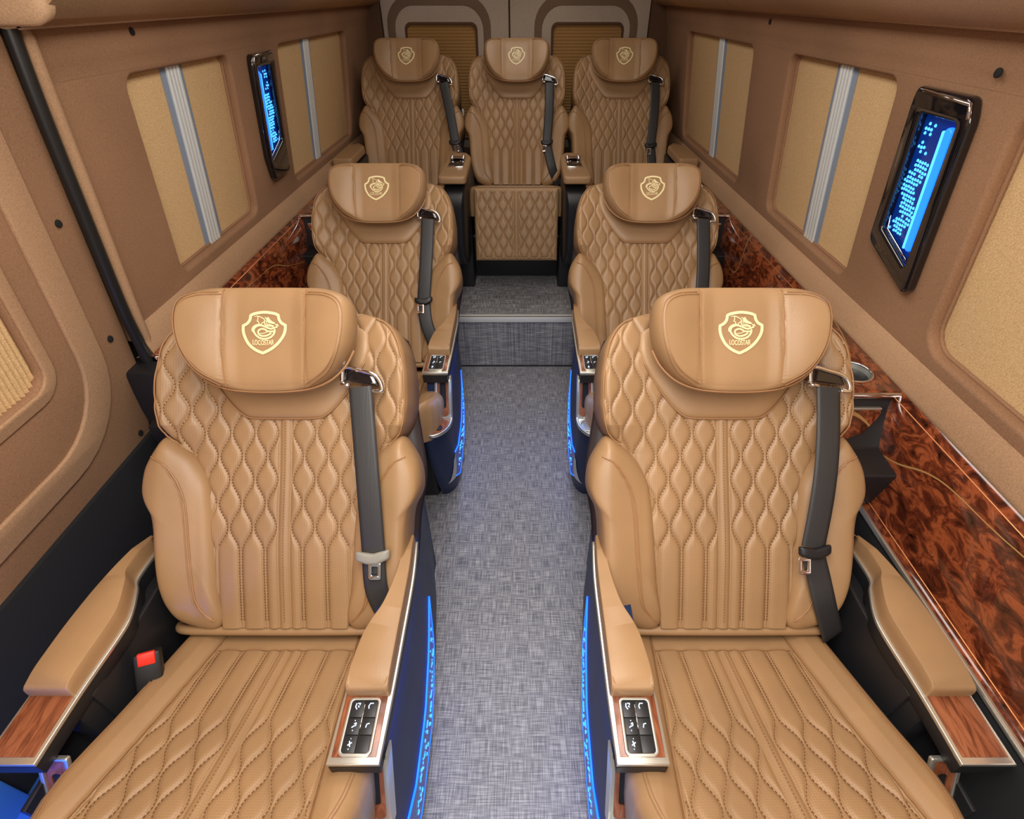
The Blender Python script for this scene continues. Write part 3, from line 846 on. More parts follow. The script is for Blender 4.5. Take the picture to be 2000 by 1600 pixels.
R = math.radians
seat(-.457, .542, 0, .480, TH, R(19.4), 1, 'front row left seat beside the sliding door, armrest switches on its aisle side', 1)
seat(.447, .542, 0, .480, TH, R(19.4), -1, 'front row right seat beside the long burl wood side panel', 1, tray='steel')
seat(-.470, 1.587, 0, .440, R(35), R(19), 1, 'middle row left seat with wood tray and round button on its console', 2)
seat(.482, 1.587, 0, .440, R(35), R(19), -1, 'middle row right seat with a cup holder at the end of its console', 2, tray='steel')
PZ = .285
seat(-.558, 2.95, PZ, .692, R(29), R(15), 1, 'back row left seat in the corner behind the middle row', 3, arms=False)
seat(.004, 2.95, PZ, .692, R(29), R(17.5), 1, 'back row centre seat with its quilted leg rest hanging over the aisle', 3, legrest=True, arms=False)
seat(.554, 2.95, PZ, .692, R(29), R(15), 1, 'back row right seat in the corner behind the middle row', 3, arms=False)

# ------------------------------------------------------------------ seat belts
def belt(seat_loc, zj, recline, us, vs_, tongue_v, label, after=None, wd=.046, w0=.050, metal_side=-.3, tongue_mat=M_black, tl=.1):
    """us: lateral centre at the guide and at the tongue; vs_: heights"""
    g = empty('seat_belt', (seat_loc[0], seat_loc[1], zj), label=label, cat='seat belt', group='black lap and shoulder belts')
    g.rotation_euler = (-recline, 0, 0)
    u0, u1 = us; v0, v1 = vs_
    # guide loop (chrome) around the top of the strap
    fr = rpoly([(u0-.050, v0-.006), (u0-.046, v0+.020), (u0+.030, v0+.012), (u0+.046, v0-.018), (u0+.040, v0-.026), (u0-.02, v0-.010)], .009, 4)
    loop = tube('belt_guide', [(a, -(w0+.004), b) for a, b in smoothpts([(u0-.036, v0-.004), (u0-.032, v0+.026), (u0+.0, v0+.020), (u0+.032, v0+.008), (u0+.043, v0-.018), (u0+.024, v0-.020)], 5)], .0045, M_shiny, 8)
    hd = pillow('guide_cover', rpoly([(u0-.038, v0-.002), (u0-.032, v0+.028), (u0+.028, v0+.012), (u0+.038, v0-.010), (u0+.02, v0-.008), (u0-.025, v0-.002)], .006, 3), .006, .03, M_piano, p=6, rings=5, base=w0-.002)
    ob('guide_cover', hd, g); ob('belt_guide', loop, g, ); 
    ob('guide_foot', tube('guide_foot', [(u0-.038, -(w0+.003), v0-.006), (u0-.020, -(w0+.006), v0-.010)], .0042, M_shiny, 8), g)
    # strap
    def strap(pts, nm):
        A = smoothpts(pts, 6); vs = []; fs = []
        for i, p in enumerate(A):
            a = A[max(0, i-1)]; b = A[min(len(A)-1, i+1)]; t = (b-a)[[0, 2]]; t /= np.linalg.norm(t)+1e-9; nn = np.array((-t[1], 0, t[0]))
            if nn[0] < 0: nn = -nn
            for k in np.linspace(-.5, .5, 7): vs.append(p+nn*wd*k+np.array((0, -.0015*(1-(2*k)**2), 0)))
            for k in np.linspace(.5, -.5, 7): vs.append(p+nn*wd*k+np.array((0, .0015, 0)))
        m_ = 14
        for i in range(len(A)-1):
            for j in range(m_): fs.append((i*m_+j, i*m_+(j+1) % m_, (i+1)*m_+(j+1) % m_, (i+1)*m_+j))
        return mesh(nm, vs, fs, M_belt)
    mid = lambda t: (u0+(u1-u0)*t+.004*math.sin(math.pi*t), -(w0+.005+.012*math.sin(math.pi*t)), v0-.012+(v1-v0+.012)*t)
    ob('strap', strap([mid(t) for t in np.linspace(0, 1, 7)], 'strap'), g)
    # tongue plate and blade
    ex = .034 if tongue_mat is M_steel2 else .032
    ob('tongue_grip', pillow('tongue_grip', rpoly([(u1-ex, v1+.004), (u1-ex, v1-.014), (u1-.012, v1-.022), (u1+.012, v1-.022), (u1+ex, v1-.010), (u1+ex, v1+.008), (u1, v1-.001)], .005, 3), .008, .006, tongue_mat, p=6, rings=5, ctr=(u1, v1-.01), base=w0+.010), g)
    mo = u1+metal_side
    ob('tongue_blade', plate('tongue_blade', rrect(mo-.012, mo+.012, v1-.052, v1-.018, .004), [rrect(mo-.006, mo+.006, v1-.044, v1-.026, .002)], .0014, .0004, M_shiny, xf=lambda x, y, z: (x, -(w0+.010)+z, y)), g)
    if after: ob('lap_strap', strap([(u1, -(w0+.004), v1-.012)]+[(a, -c, b) for a, b, c in after], 'lap_strap'), g)
    return g
M_steel2 = mat('grey_tongue_plastic', (.28, .27, .23), .4)
belt((-.457, .542), .480, TH, (.170, .196), (.508, .170), 0, 'belt on the front row left seat with grey tongue above the aisle armrest', after=[(.200, .09, .045), (.222, .02, .020), (.226, -.02, -.01)], metal_side=.004, tongue_mat=M_steel2)
belt((.447, .542), .480, TH, (.188, .158), (.508, .180), 0, 'belt on the front row right seat with black tongue near the wood panel', after=[(.172, .12, .05), (.188, .06, .045), (.222, -.012, .012), (.235, -.03, -.02)], metal_side=-.020)
belt((-.470, 1.587), .440, R(35), (.168, .150), (.515, .225), 0, 'belt on the middle row left seat hanging beside its aisle wing', after=[(.158, .14, .055), (.185, .06, .04), (.198, .0, .0)], metal_side=-.012)
belt((.482, 1.587), .440, R(35), (.190, .182), (.515, .12), 0, 'belt on the middle row right seat running behind the front headrest', after=[(.18, .06, .045), (.19, .0, .0)], metal_side=-.012)
belt((-.558, 2.95), .692, R(29), (.180, .235), (.500, .205), 0, 'belt on the back row left seat slanting towards the armrest box', after=[(.255, .14, .03), (.265, .10, -.01)], metal_side=.008)
belt((.004, 2.95), .692, R(29), (.170, .158), (.500, .205), 0, 'belt on the back row centre seat curving down to its cushion', after=[(.17, .14, .055), (.19, .07, .045), (.225, .0, .0)], metal_side=-.010)
belt((.554, 2.95), .692, R(29), (.170, .158), (.500, .190), 0, 'belt on the back row right seat in the far corner', after=[(.165, .13, .055), (.175, .05, .045), (.19, .0, .0)], metal_side=-.010)
# buckles
def buckle(loc, rz, label):
    g = empty('belt_buckle', loc, label=label, cat='buckle'); g.rotation_euler = (R(-35), R(12), rz)
    ob('buckle_body', box('buckle_body', M_black, -.022, .022, -.014, .014, -.06, .02, .006), g)
    ob('release_button', box('release_button', M_red, -.014, .014, -.0175, -.008, -.002, .0215, .002), g)
    ob('stalk', box('stalk', M_black, -.014, .014, -.004, .004, -.18, -.05, .002), g)
buckle((-.682, .458, .512), R(25), 'belt buckle with bright red button left of the front left cushion')
buckle((-.262, 2.62, .800), 0, 'small buckle with red button left of the back row centre seat')

# ------------------------------------------------------------------ setting
def lathe_y(name, prof, y0, y1, m, smooth=True):
    """profile in (x,z) extruded along y"""
    n = len(prof); vs = [(x, y, z) for y in (y0, y1) for x, z in prof]; fs = [(i, i+1, n+i+1, n+i) for i in range(n-1)]
    return mesh(name, vs, fs, m, smooth)
def struct(name, me): o = ob(name, me); o['kind'] = 'structure'; return o
TAN = .1284; PHI = math.atan(TAN)
def wall_xf(side, off=0):
    bx = .902 if side > 0 else -.898
    up = Vector((-side*math.sin(PHI), 0, math.cos(PHI))); nr = Vector((-side*math.cos(PHI), 0, -math.sin(PHI)))
    o = Vector((bx, 0, .916))
    return lambda y, t, n: o+Vector((0, y, 0))+up*((t-.916)/math.cos(PHI))+nr*(n+off)

# floor, step, plinth
struct('floor', box('floor', M_floor, -.93, .93, -1.0, 2.25, -.03, 0, 0))
raised = struct('floor_raised', box('floor_raised', M_floor, -.93, .93, 2.215, 3.62, .0, PZ, 0))
M_nose = mat('brushed_step_nosing', (.80, .80, .76), .42, .25)
ob('joint_strip', box('joint_strip', M_black, -.60, .60, 2.207, 2.216, -.001, .004, .001), raised)
o = ob('trim_1', join('trim_1', [box('t', M_nose, -.60, .60, 2.205, 2.235, PZ-.001, PZ+.004, .0015), box('t', M_nose, -.60, .60, 2.200, 2.2145, PZ-.022, PZ+.004, .0015)], M_nose)); o['kind'] = 'structure'
pl = ob('plinth', box('plinth', M_black, -.90, .90, 2.68, 2.76, PZ, .52, .004)); tag(pl, 'black box plinth under the back row seats, facing the aisle', 'plinth')
for sx in (-.29, .265):
    ob('screw', join('screw', [disc('d', 0, 0, 0, .006, .003, M_white)], M_white), pl, (sx, 2.679, .315), (R(90), 0, 0))
    ob('cap', join('cap', [disc('d', 0, 0, 0, .014, .006, M_black)], M_black), pl, (sx+.012, 2.679, .43), (R(90), 0, 0))
ob('crossbar', box('crossbar', M_silver, -.62, .62, 2.672, 2.684, .507, .513, .001), pl)

# ceiling and overhead ducts
struct('ceiling', box('ceiling', M_ceil, -.93, .93, -1.0, 3.64, 1.88, 1.90, 0))
for side, y0 in ((1, -1.0), (-1, 1.045)):
    prof = [(.93, 1.462), (.845, 1.462), (.815, 1.456), (.79, 1.458), (.76, 1.468), (.72, 1.492), (.66, 1.56), (.60, 1.68), (.56, 1.88)]
    me = lathe_y('duct', [(side*a, b) for a, b in prof], y0, 3.62, M_ceil)
    bm = bmesh.new(); bm.from_mesh(me); bm.verts.ensure_lookup_table(); bm.faces.new([bm.verts[i] for i in range(len(prof))]+[bm.verts.new((side*.93, y0, 1.88))]); bm.to_mesh(me); bm.free()
    d = tag(ob('overhead_duct', me), 'beige padded duct along the %s top edge of the cabin' % ('right' if side > 0 else 'left'), 'duct')
    ob('edge_piping', tube('edge_piping', [(side*.792, y0, 1.4585), (side*.792, 3.62, 1.4585)], .004, M_ledge, 6), d)
cap = tag(ob('duct_end_cap', pillow('duct_end_cap', rrect(-.085, .075, -.075, .20, .03), .012, .05, M_ceil, p=10, rings=6)), 'light tan rounded end cap of the duct in the top left corner', 'cap')
cap.location = (-.800, 1.035, 1.535)

# side walls with window openings
WZ0, WZ1 = .905, 1.360
WIN = {1: [(2.20, 3.11), (1.310, 1.880), (.20, .955)], -1: [(2.235, 3.125), (1.335, 1.845)]}
def make_wall(side):
    xf = wall_xf(side)
    y0, y1 = (-1.0, 3.60) if side > 0 else (1.070, 3.60)
    ol = [(y0, .845), (y1, .845), (y1, 1.47), (y0, 1.47)]
    holes = [rrect(a, b, WZ0, WZ1, .055 if (side > 0 and a < 1) else .032) for a, b in WIN[side]]
    nm = 'wall_right' if side > 0 else 'wall_left'
    me = plate(nm, ol, holes, .014, .010 if side < 0 else .009, M_wall, xf=lambda x, y, z: xf(x, y, z-.014), res=3)
    return struct(nm, me)
wr = make_wall(1); wl = make_wall(-1)
wn = 0
for side in (1, -1):
    xf = wall_xf(side); W_ = wr if side > 0 else wl
    y0 = -1.0 if side > 0 else 1.07
    # soft raised band over the windows, and the cove above it
    cp = [(1.372, .0), (1.385, .001), (1.398, .004), (1.412, .008), (1.430, .010), (1.450, .010), (1.475, .010)]
    ob('cove', mesh('cove', [xf(y_, t_, n_+.0005) for y_ in (y0, 3.6) for t_, n_ in cp], [(i, i+1, 7+i+1, 7+i) for i in range(6)], M_wall), W_)
    for i, (a, b) in enumerate(WIN[side]):
        wn += 1
        fr = struct('window_%d' % wn, plate('window_frame', rrect(a-.010, b+.010, WZ0-.010, WZ1+.010, .04), [rrect(a+.004, b-.004, WZ0+.004, WZ1-.004, .05 if (side > 0 and a < 1) else .028)], .004, .003, M_wall, xf=lambda x, y, z: xf(x, y, z-.026)))
        near = side > 0 and a < 1
        where = {(1, 0): 'right wall farthest window, behind the back row seat', (1, 1): 'right wall middle window, beyond the large blue lamp', (1, 2): 'right wall nearest window at the picture edge',
                 (-1, 0): 'left wall far window, beyond the small blue lamp', (-1, 1): 'left wall near window by the black seal'}[(side, i)]
        bl = empty('window_blind', xf(b, WZ0, -.03), label='tan woven blind pulled closed in the '+where, cat='blind', group='tan cloth window blinds')
        inv = -Vector(xf(b, WZ0, -.03))
        def put(me, nm, par=bl, inv=inv):
            me.transform(Matrix.Translation(inv)); return ob(nm, me, par)
        if near:
            # ribbed cloth
            n = 180; vs = []; fs = []
            for k in range(n+1):
                y = a-.02+(b-a+.04)*k/n; d_ = -.031+.0012*math.cos(k*math.pi)
                for t in (WZ0-.02, WZ1+.02): vs.append(xf(y, t, d_))
            fs = [(2*k, 2*k+1, 2*k+3, 2*k+2) for k in range(n)]
            put(mesh('cloth', vs, fs, M_blind), 'cloth')
        else:
            put(plate('cloth', rrect(a-.01, b+.01, WZ0-.01, WZ1+.01, .02), [], .0015, .0005, M_blind, xf=lambda x, y, z: xf(x, y, z-.030)), 'cloth')
            cm = {(1, 0): 2.636, (1, 1): 1.578, (-1, 0): 2.604, (-1, 1): 1.569}[(side, i)]; hwid = .052
            put(plate('grey_band', [(cm-hwid, WZ0-.01), (cm+hwid, WZ0-.01), (cm+hwid, WZ1+.01), (cm-hwid, WZ1+.01)], [], .0015, .0004, M_grey, xf=lambda x, y, z: xf(x, y, z-.027)), 'grey_band')
            for k in (-.024, -.008, .008, .024):
                put(plate('rail', [(cm+k-.006, WZ0-.008), (cm+k+.006, WZ0-.008), (cm+k+.006, WZ1+.008), (cm+k-.006, WZ1+.008)], [], .004, .003, M_alu, xf=lambda x, y, z: xf(x, y, z-.023)), 'rail')
    # belt-line ledge below the windows
    s = side; bx = .902 if s > 0 else .898
    prof = [(bx+.006, .873), (bx+.001, .868), (bx-.006, .860), (bx-.013, .842), (bx-.018, .820), (bx-.020, .806), (bx-.012, .800), (bx+.03, .798)]
    yl = -1.0 if s > 0 else 1.07
    ob('trim_%d' % (2 if s > 0 else 3), lathe_y('ledge', [(s*a, b) for a, b in prof], yl, 3.6, M_ledge))['kind'] = 'structure'
# burl wood side panels
def burl(side, y0, label):
    s = side
    prof = [(.880, .812), (.874, .806), (.869, .796), (.866, .794), (.850, .740), (.832, .66), (.820, .603), (.818, .598), (.806, .594)]
    g = empty('side_panel', (s*.85, (y0+3.5)/2, .6), label=label, cat='panel')
    def put(me, nm): me.transform(Matrix.Translation(-g.location)); return ob(nm, me, g)
    put(lathe_y('burl_veneer', [(s*a, b) for a, b in prof], y0, 3.55, M_burl), 'burl_veneer')
    put(tube('lip', [(s*.868, y0, .797), (s*.868, 3.55, .797)], .0015, M_lit_edge, 6), 'lip')
    put(tube('lower_line', [(s*.819, y0, .604), (s*.819, 3.55, .604)], .0012, M_lit_edge, 6), 'lower_line')
    put(box('silver_edge', M_silver, min(s*.800, s*.808), max(s*.800, s*.808), y0, 3.55, .584, .596, .002), 'silver_edge')
M_lit_edge = mat('orange_lit_edge', (.75, .30, .12), .3, .6)  # orange lit edge of the burl panel, put in as coloured lines
burl(1, -1.0, 'long glossy red-brown burl wood panel under the right windows')
burl(-1, 1.06, 'glossy dark burl wood panel under the left windows')
# lower walls
struct('wall_right_lower', join('w', [box('t', M_carpet, .806, .93, -1.0, 3.6, -.0, .588, .01), box('t', M_carpet, .90, .93, -1.0, 3.6, .5, .79, 0)], M_carpet)).name = 'baseboard_right'
struct('baseboard_left_and_backing', join('w', [box('t', M_carpet, -.93, -.806, 1.06, 3.6, 0, .588, .01), box('t', M_carpet, -.93, -.905, 1.06, 3.6, .5, .79, 0), box('t', M_carpet, -.96, -.925, -1.0, 1.06, 0, .62, .0), box('t', M_carpet, -.99, -.945, -1.0, 1.20, 0, 1.9, .0)], M_carpet))  # last box is an added black backing, stopping a light leak at the door

# sliding door on the left, near the camera
xf = wall_xf(-1)
door = struct('door_1', plate('door_trim', rpoly([(-1.0, .600), (1.000, .600), (1.052, .74), (1.052, 1.85), (-1.0, 1.85)], [.01, .02, .05, .01, .01]), [rrect(-.6, .812, .905, 1.42, .04)], .012, .008, M_wall, xf=lambda x, y, z: xf(x, y, z-.012)))
def dpart(me, nm): return ob(nm, me, door)
dpart(plate('raised_band', rrect(-.95, .960, .690, 1.56, .20, 8), [rrect(-.85, .895, .750, 1.50, .16, 8)], .005, .004, M_ledge, xf=lambda x, y, z: xf(x, y, z+.002)), 'raised_band')
dpart(plate('window_rim', rrect(-.63, .840, .876, 1.44, .06, 6), [rrect(-.6, .814, .903, 1.42, .038, 6)], .004, .0035, M_ledge, xf=lambda x, y, z: xf(x, y, z+.001)), 'window_rim')
n = 520; vs = []
for k in range(n+1):
    y = -.62+1.46*k/n; d_ = -.016+.0030*math.cos(k*math.pi*.5)
    for t in (.90, 1.43): vs.append(xf(y, t, d_))
rb = tag(ob('ribbed_blind', mesh('ribbed_blind', vs, [(2*k, 2*k+1, 2*k+3, 2*k+2) for k in range(n)], M_blind)), 'tan ribbed blind in the sliding door at the left picture edge', 'blind')
for i, (y, t) in enumerate(((.997, 1.156), (1.000, .896), (.968, .640))):
    q = disc('screw', 0, 0, 0, .0075, .004, M_hole); so = ob('screw', q, door, xf(y, t, .001), (0, R(90)-PHI, 0))
q = ob('screw', disc('screw', 0, 0, 0, .0075, .004, M_hole), wl, xf(1.386, 1.440, .012), (0, R(90)-PHI, 0))
q = ob('screw', disc('screw', 0, 0, 0, .0075, .004, M_hole), wr, wall_xf(1)(2.05, 1.435, .012), (0, R(90), 0))
q = ob('screw', disc('screw', 0, 0, 0, .0075, .004, M_hole), wr, wall_xf(1)(1.02, 1.40, .012), (0, R(90), 0))
# black rubber seal round the door opening
sp = [xf(1.060, 1.49, .010), xf(1.052, 1.35, .012), xf(1.050, 1.15, .014), xf(1.050, .95, .016), xf(1.054, .86, .02), xf(1.056, .78, .022), xf(1.045, .72, .025), xf(1.02, .66, .03), xf(.985, .60, .04), xf(.94, .50, .05)]
seal = tag(ob('door_seal', tube('door_seal', smoothpts([tuple(p) for p in sp], 6), .0125, M_rubber, 10)), 'thick black rubber seal running down the rear edge of the sliding door', 'seal')
pil = struct('trim_4', tube('pillar_edge', smoothpts([tuple(p) for p in [xf(1.085, 1.46, .006), xf(1.085, 1.2, .008), xf(1.085, .95, .008), xf(1.087, .80, .010)]], 5), .016, M_ledge, 10))
stub = tag(ob('panel_foot', join('f', [box('t', M_black, -.93, -.80, 1.00, 1.06, .25, .80, .01), tube('t', [(-.93, 1.05, .775), (-.88, 1.04, .775)], .014, M_rubber, 10)], M_black)), 'black plastic foot of the pillar below the door seal', 'panel')
# grab rails on the far left edge
for zt in (1.475, 1.40):
    pass
# door step under a blue lamp, its blue light also painted into the colour
step = tag(ob('entry_step', box('entry_step', mat('step_plastic_blue_lit', (.05, .20, .62), .45), -.93, -.70, -.25, .34, .24, .30, .01)), 'flat entry step by the sliding door, bathed in blue light', 'step')
pk = ob('door_pocket', box('door_pocket', step.data.materials[0], -.930, -.915, -.60, .30, .02, .42, .006), door)  # lower door panel, blue light painted in with the step's colour
bl_l = bpy.data.lights.new('step_lamp', 'AREA'); bl_l.size = .12; bl_l.energy = 4.5; bl_l.color = (.01, .12, 1)
blo = bpy.data.objects.new('step_lamp', bl_l); blo.location = (-.84, -.16, .56); blo.rotation_euler = (R(25), 0, 0); COL.objects.link(blo)

# ------------------------------------------------------------------ blue wall lamps
def wall_lamp(side, yc, label, flip):
    """flip=+1: bar on the near side; outline in (a along y, t height)"""
    xf = wall_xf(side)
    A = lambda a: yc+a
    ol = [(-.078, 1.362), (.082, 1.362), (.088, 1.335), (.094, 1.055), (.082, 1.040), (-.078, .985), (-.092, .998), (-.092, 1.325)]
    if side < 0: ol = [(-.085, 1.355), (.080, 1.355), (.090, 1.335), (.090, .985), (.078, .972), (-.060, .972), (-.088, 1.05), (-.092, 1.33)]
    inn = [(-.060, 1.318), (.050, 1.318), (.060, 1.085), (-.058, 1.040)]
    g = empty('wall_lamp', xf(yc, .98, 0), label=label, cat='lamp', group='blue ambient wall lamps')
    inv = -Vector(xf(yc, .98, 0))
    def put(me, nm, par=g): me.transform(Matrix.Translation(inv)); return ob(nm, me, par)
    put(plate('bezel', rpoly([(A(a), t) for a, t in ol], .014, 4), [rpoly([(A(a), t) for a, t in inn], .006, 3)], .012, .008, M_piano, xf=lambda x, y, z: xf(x, y, z+.010), res=3), 'bezel')
    put(plate('glow_panel', [(A(a*1.06), t+(.004 if t > 1.2 else -.004)) for a, t in inn], [], .002, .0005, M_bluedim, xf=lambda x, y, z: xf(x, y, z+.001)), 'glow_panel')
    xb = -.038
    put(plate('light_bar', rrect(A(xb-.009), A(xb+.010), 1.066, 1.306, .009), [], .006, .004, M_blue, xf=lambda x, y, z: xf(x, y, z+.008)), 'light_bar')
    put(plate('light_edge', rrect(A(xb+.0135), A(xb+.0195), 1.066, 1.298, .0025), [], .004, .002, M_bluedot, xf=lambda x, y, z: xf(x, y, z+.008)), 'light_edge')
    put(tube('chrome_line', [xf(A(.050), 1.115, .012), xf(A(.047), 1.085, .012), xf(A(-.045), 1.050, .012)], .0016, M_shiny, 6), 'chrome_line')
    put(tube('chrome_cap', [xf(A(-.088), 1.330, .022), xf(A(-.082), 1.352, .022), xf(A(.055), 1.356, .022)], .0035, M_shiny, 8), 'chrome_cap')
    rd = random.Random(7); pts = []
    for r in range(26):
        t = 1.30-.0086*r
        c = .026+.008*math.sin(r*.55)-.0001*r; wd = .010+.012*min(1, max(0, (r-3)/8))
        if r < 9 and r % 4 == 3: continue
        k = -wd
        off = .004 if r % 2 else 0
        while k <= wd:
            if rd.random() < (.62 if r < 9 else .93): pts.append((c+k+off, t+rd.uniform(-.001, .001)))
            k += .0085
    for a, t in pts:
        vs = []
        r_ = .0040; tri = [(r_*math.cos(q*math.pi/3)*(1 if q not in (1, 2) else .55), r_*math.sin(q*math.pi/3)) for q in range(6)]
        for hgt, sc_ in ((.002, 1), (.0045, .7)):
            for p, q in tri: vs.append(xf(A(a+p*sc_), t+q*sc_, hgt))
        put(mesh('light_dot', vs, [(6, 7, 8, 9, 10, 11)]+[(q, (q+1) % 6, (q+1) % 6+6, q+6) for q in range(6)], M_bluedot, False), 'light_dot')
    return g
wall_lamp(1, 1.124, 'large blue glowing wall lamp in glossy black bezel on the right wall', 1)
wall_lamp(-1, 2.050, 'blue glowing wall lamp seen edge-on between the two left windows', 1)

# ------------------------------------------------------------------ back doors
YB = 3.60
def bxf(x, y, z): return (x, YB-z, y)
struct('wall_back', join('wb', [box('t', M_groove, -.95, -.755, YB-.02, YB+.06, 0, 1.9, .0), box('t', M_groove, .745, .95, YB-.02, YB+.06, 0, 1.9, 0), box('t', M_groove, -.95, .95, YB+.03, YB+.06, 0, 1.9, 0)], M_groove))
for s, x0, x1, c in ((-1, -.752, -.044, -.425), (1, -.036, .742, .400)):
    nm = 'door_2' if s < 0 else 'door_3'
    hole = rrect(c-.195, c+.195, .80, 1.372, .03)
    d = struct(nm, plate(nm, rrect(x0, x1, .30, 1.87, .015), [hole], .012, .006, M_door, xf=lambda x, y, z: bxf(x, y, z-.005)))
    arch_o = rrect(c-.300, c+.280, .70, 1.50, .14, 8); arch_i = rrect(c-.258, c+.238, .745, 1.455, .11, 8)
    ob('arch_groove', plate('arch_groove', arch_o, [arch_i], .003, .002, M_arch, xf=lambda x, y, z: bxf(x, y, z+.008)), d)
    ob('door_window_rim', plate('r', rrect(c-.205, c+.205, .79, 1.382, .035), [rrect(c-.192, c+.192, .80, 1.369, .028)], .003, .002, M_groove, xf=lambda x, y, z: bxf(x, y, z+.008)), d)
    n = 150; vs = []
    for k in range(n+1):
        z = .79+.59*k/n; dd = .003*math.cos(k*math.pi*.5)
        for x in (c-.2, c+.2): vs.append((x, YB+.010+dd, z))
    tag(ob('ribbed_blind', mesh('ribbed_blind', vs, [(2*k, 2*k+1, 2*k+3, 2*k+2) for k in range(n)], M_blind2)), 'orange-brown ribbed blind in the %s back door, behind the back row' % ('left' if s < 0 else 'right'), 'blind', 'ribbed back door blinds')
for x in (-.31, .26):
    b_ = tag(ob('belt_anchor', box('belt_anchor', M_white, x-.014, x+.014, 3.30, 3.32, .965, 1.00, .004)), 'small white bracket in the gap %s the back row centre seat' % ('left of' if x < 0 else 'right of'), 'bracket')

# ------------------------------------------------------------------ armrest boxes of the back row
def center_arm(x, label):
    g = empty('armrest_box', (x, 2.50, PZ), label=label, cat='armrest', group='armrest boxes between the back row seats')
    z = .885-PZ
    ob('box_body', pillow('box_body', rpoly([(-.050, -.13), (.050, -.13), (.058, .0), (.058, .0)], .02) if False else rpoly([(-.042, .18), (.042, .18), (.052, z-.02), (-.052, z-.02)], .012), .17, .25, M_black, p=8, rings=6), g)
    ob('arm_pad', plate('arm_pad', rpoly([(-.060, -.195), (.060, -.195), (.056, .16), (.030, .24), (-.030, .24), (-.056, .16)], .02), [], .016, .009, M_leather, xf=lambda x_, y_, z_: (x_, y_, z_+z), res=3), g)
    ob('socket', box('socket', M_piano, -.034, .034, -.03, .11, z+.010, z+.020, .003), g)
    ob('latch', join('latch', [tube('t', [(-.026, .085, z+.026), (.026, .085, z+.026)], .007, M_shiny, 8), bm_mesh('a', ball(-.026, .085, z+.026, .012), M_shiny), bm_mesh('a', ball(.026, .085, z+.026, .012), M_shiny)], M_shiny), g)
    ob('chrome_strip', box('chrome_strip', M_shiny, -.036, .036, -.045, -.030, z+.015, z+.021, .002), g)
def ball(x, y, z, r):
    bm = bmesh.new(); bmesh.ops.create_uvsphere(bm, u_segments=12, v_segments=8, radius=r)
    for v in bm.verts: v.co += Vector((x, y, z))
    return bm
center_arm(-.268, 'padded armrest box between back row left and centre seats')
center_arm(.268, 'padded armrest box between back row centre and right seats')
for s, lab in ((-1, 'padded armrest of the back row left seat against the wall'), (1, 'padded armrest of the back row right seat against the wall')):
    g = empty('corner_armrest', (s*.835, 2.76, PZ), label=lab, cat='armrest', group='wall side armrests of the back row')
    ob('box_body', box('box_body', M_black, -.045, .045, -.12, .25, .1, .555, .01), g)
    ob('arm_pad', plate('arm_pad', rpoly([(-.050, -.10), (.050, -.10), (.045, .18), (.0, .25), (-.045, .18)], .02), [], .02, .010, M_leather, xf=lambda x_, y_, z_: (x_, y_, z_+.585), res=3), g)
    ob('chrome_strip', box('chrome_strip', M_shiny, -.040, .040, -.150, -.135, .535, .545, .002), g)
for s in (-1, 1):   # seat hinge hardware seen beside the centre seat
    g = tag(empty('hinge_box', (s*.27, 2.60, PZ)), 'black hinge box with chrome pin low on the %s of the back row centre seat' % ('left' if s < 0 else 'right'), 'hinge')
    ob('hinge_body', box('hinge_body', M_black, -.05, .05, -.06, .12, .0, .40, .008), g)
    ob('pin', tube('pin', [(0, -.072, .31), (0, -.072, .34)], .010, M_shiny, 10), g)
    ob('bar', box('bar', M_steel, -.045, .045, -.075, -.058, .26, .275, .003), g)
    ob('bar', box('bar', M_steel, -.045, .045, -.075, -.058, .37, .385, .003), g)

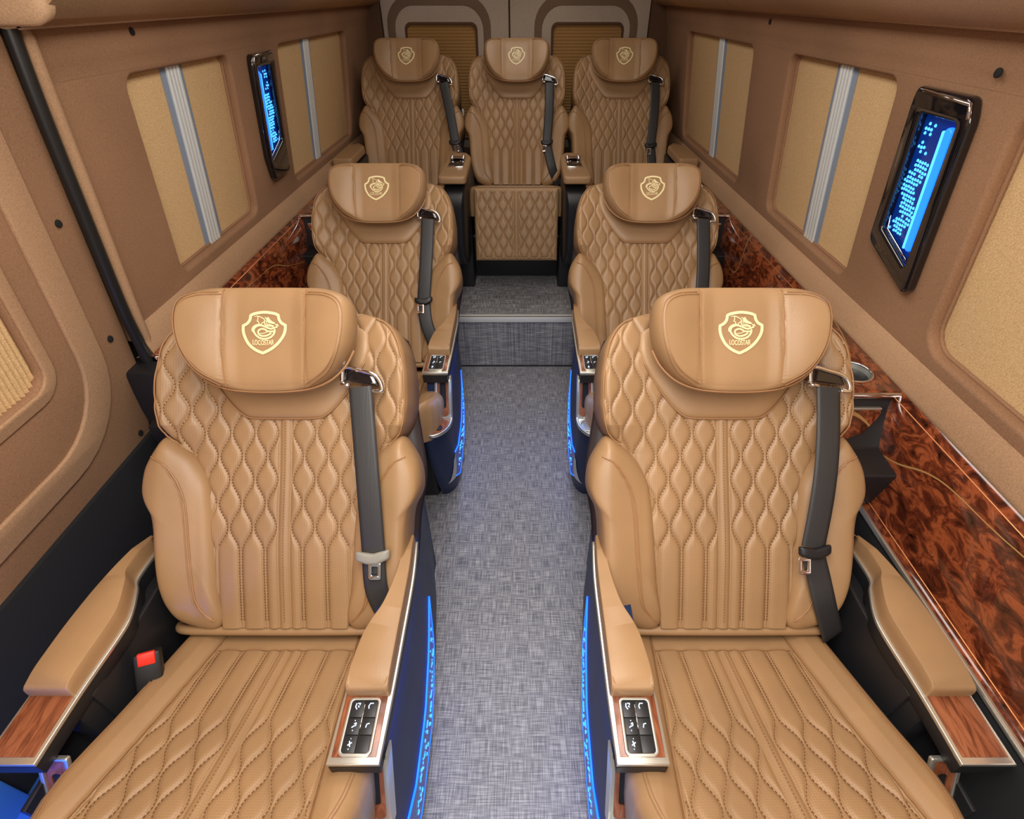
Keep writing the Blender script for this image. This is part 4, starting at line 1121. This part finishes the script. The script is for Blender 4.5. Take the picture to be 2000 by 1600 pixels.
# ------------------------------------------------------------------ wall consoles with cup holders
def cup_console(side, y0, label, xin=.70):
    s = side; z1 = .812
    g = empty('cup_console', (s*.75, y0, .54), label=label, cat='console', group='side consoles with cup holders')
    def put(me, nm, par=g): me.transform(Matrix.Translation(-Vector((s*.75, y0, .54)))); return ob(nm, me, par)
    def sx(a, b): return (min(s*a, s*b), max(s*a, s*b))
    X0, X1 = sx(xin, .884)
    ol = [(y0, z1-.012), (y0-.009, z1-.037), (y0-.066, .70), (y0-.148, .695), (y0-.146, .60), (y0+.16, .56), (y0+.32, z1-.012)]
    xa, xb = sx(xin, .868); put(plate('body', rpoly(ol, .006, 3), [], (xb-xa)/2, .004, M_black, xf=lambda x, y, z: ((xa+xb)/2+z, x, y)), 'body')
    hole = [(s*.806+.043*math.cos(i*math.pi/16), y0+.076+.043*math.sin(i*math.pi/16)) for i in range(32)]
    put(plate('burl_top', rpoly([(X0, y0-.002), (X1, y0-.002), (X1, y0+.34), (X0, y0+.34)], .008, 3), [hole], .006, .003, M_burl, xf=lambda x, y, z: (x, y, z+z1-.006)), 'burl_top')
    put(box('chrome_edge', M_shiny, X0, X1, y0-.010, y0+.002, z1-.014, z1-.002, .004), 'chrome_edge')
    put(tube('cup_ring', [(p[0], p[1], z1+.0015) for p in hole], .0028, M_shiny, 8, closed=True), 'cup_ring')
    # cup: stainless bowl, recessed
    vs = []; fs = []; n = 32
    for r, z in ((.043, z1), (.040, z1-.012), (.038, z1-.030), (.02, z1-.036), (.001, z1-.036)):
        for i in range(n): a = 2*math.pi*i/n; vs.append((s*.806+r*math.cos(a), y0+.076+r*math.sin(a), z))
    for l in range(4):
        for i in range(n): j = (i+1) % n; fs.append((l*n+i, l*n+j, (l+1)*n+j, (l+1)*n+i))
    put(mesh('cup', vs, fs, M_steel), 'cup')
    sw = put(box('switch_plate', M_black, *sx(.775, .842), y0+.185, y0+.228, z1-.001, z1+.004, .003), 'switch_plate')
    put(tube('switch_rim', [(p[0], p[1], z1+.0035) for p in rrect(*sx(.773, .844), y0+.182, y0+.231, .010)], .0018, M_shiny, 6, closed=True), 'switch_rim', )
    # drawer front
    dz = rpoly([(s*xin, .772), (s*.845, .772), (s*.832, .755), (s*.80, .730), (s*.74, .712), (s*xin, .705)], .008, 3)
    put(plate('drawer_front', dz, [], .004, .002, M_burl, xf=lambda x, y, z: (x, y0-.009-.057*(.775-y)/.075-.003+z, y)), 'drawer_front')
    put(box('drawer_handle', M_silver, *sx(xin, .843), y0-.018, y0-.009, .771, .777, .002), 'drawer_handle')
cup_console(1, .914, 'burl console with steel cup holder behind the front row right seat')
cup_console(-1, 1.075, 'burl console by the pillar behind the front row left seat')
cup_console(1, 2.114, 'small dark burl console behind the middle row right seat', .72)
cup_console(-1, 2.114, 'small dark burl console behind the middle row left seat', .72)
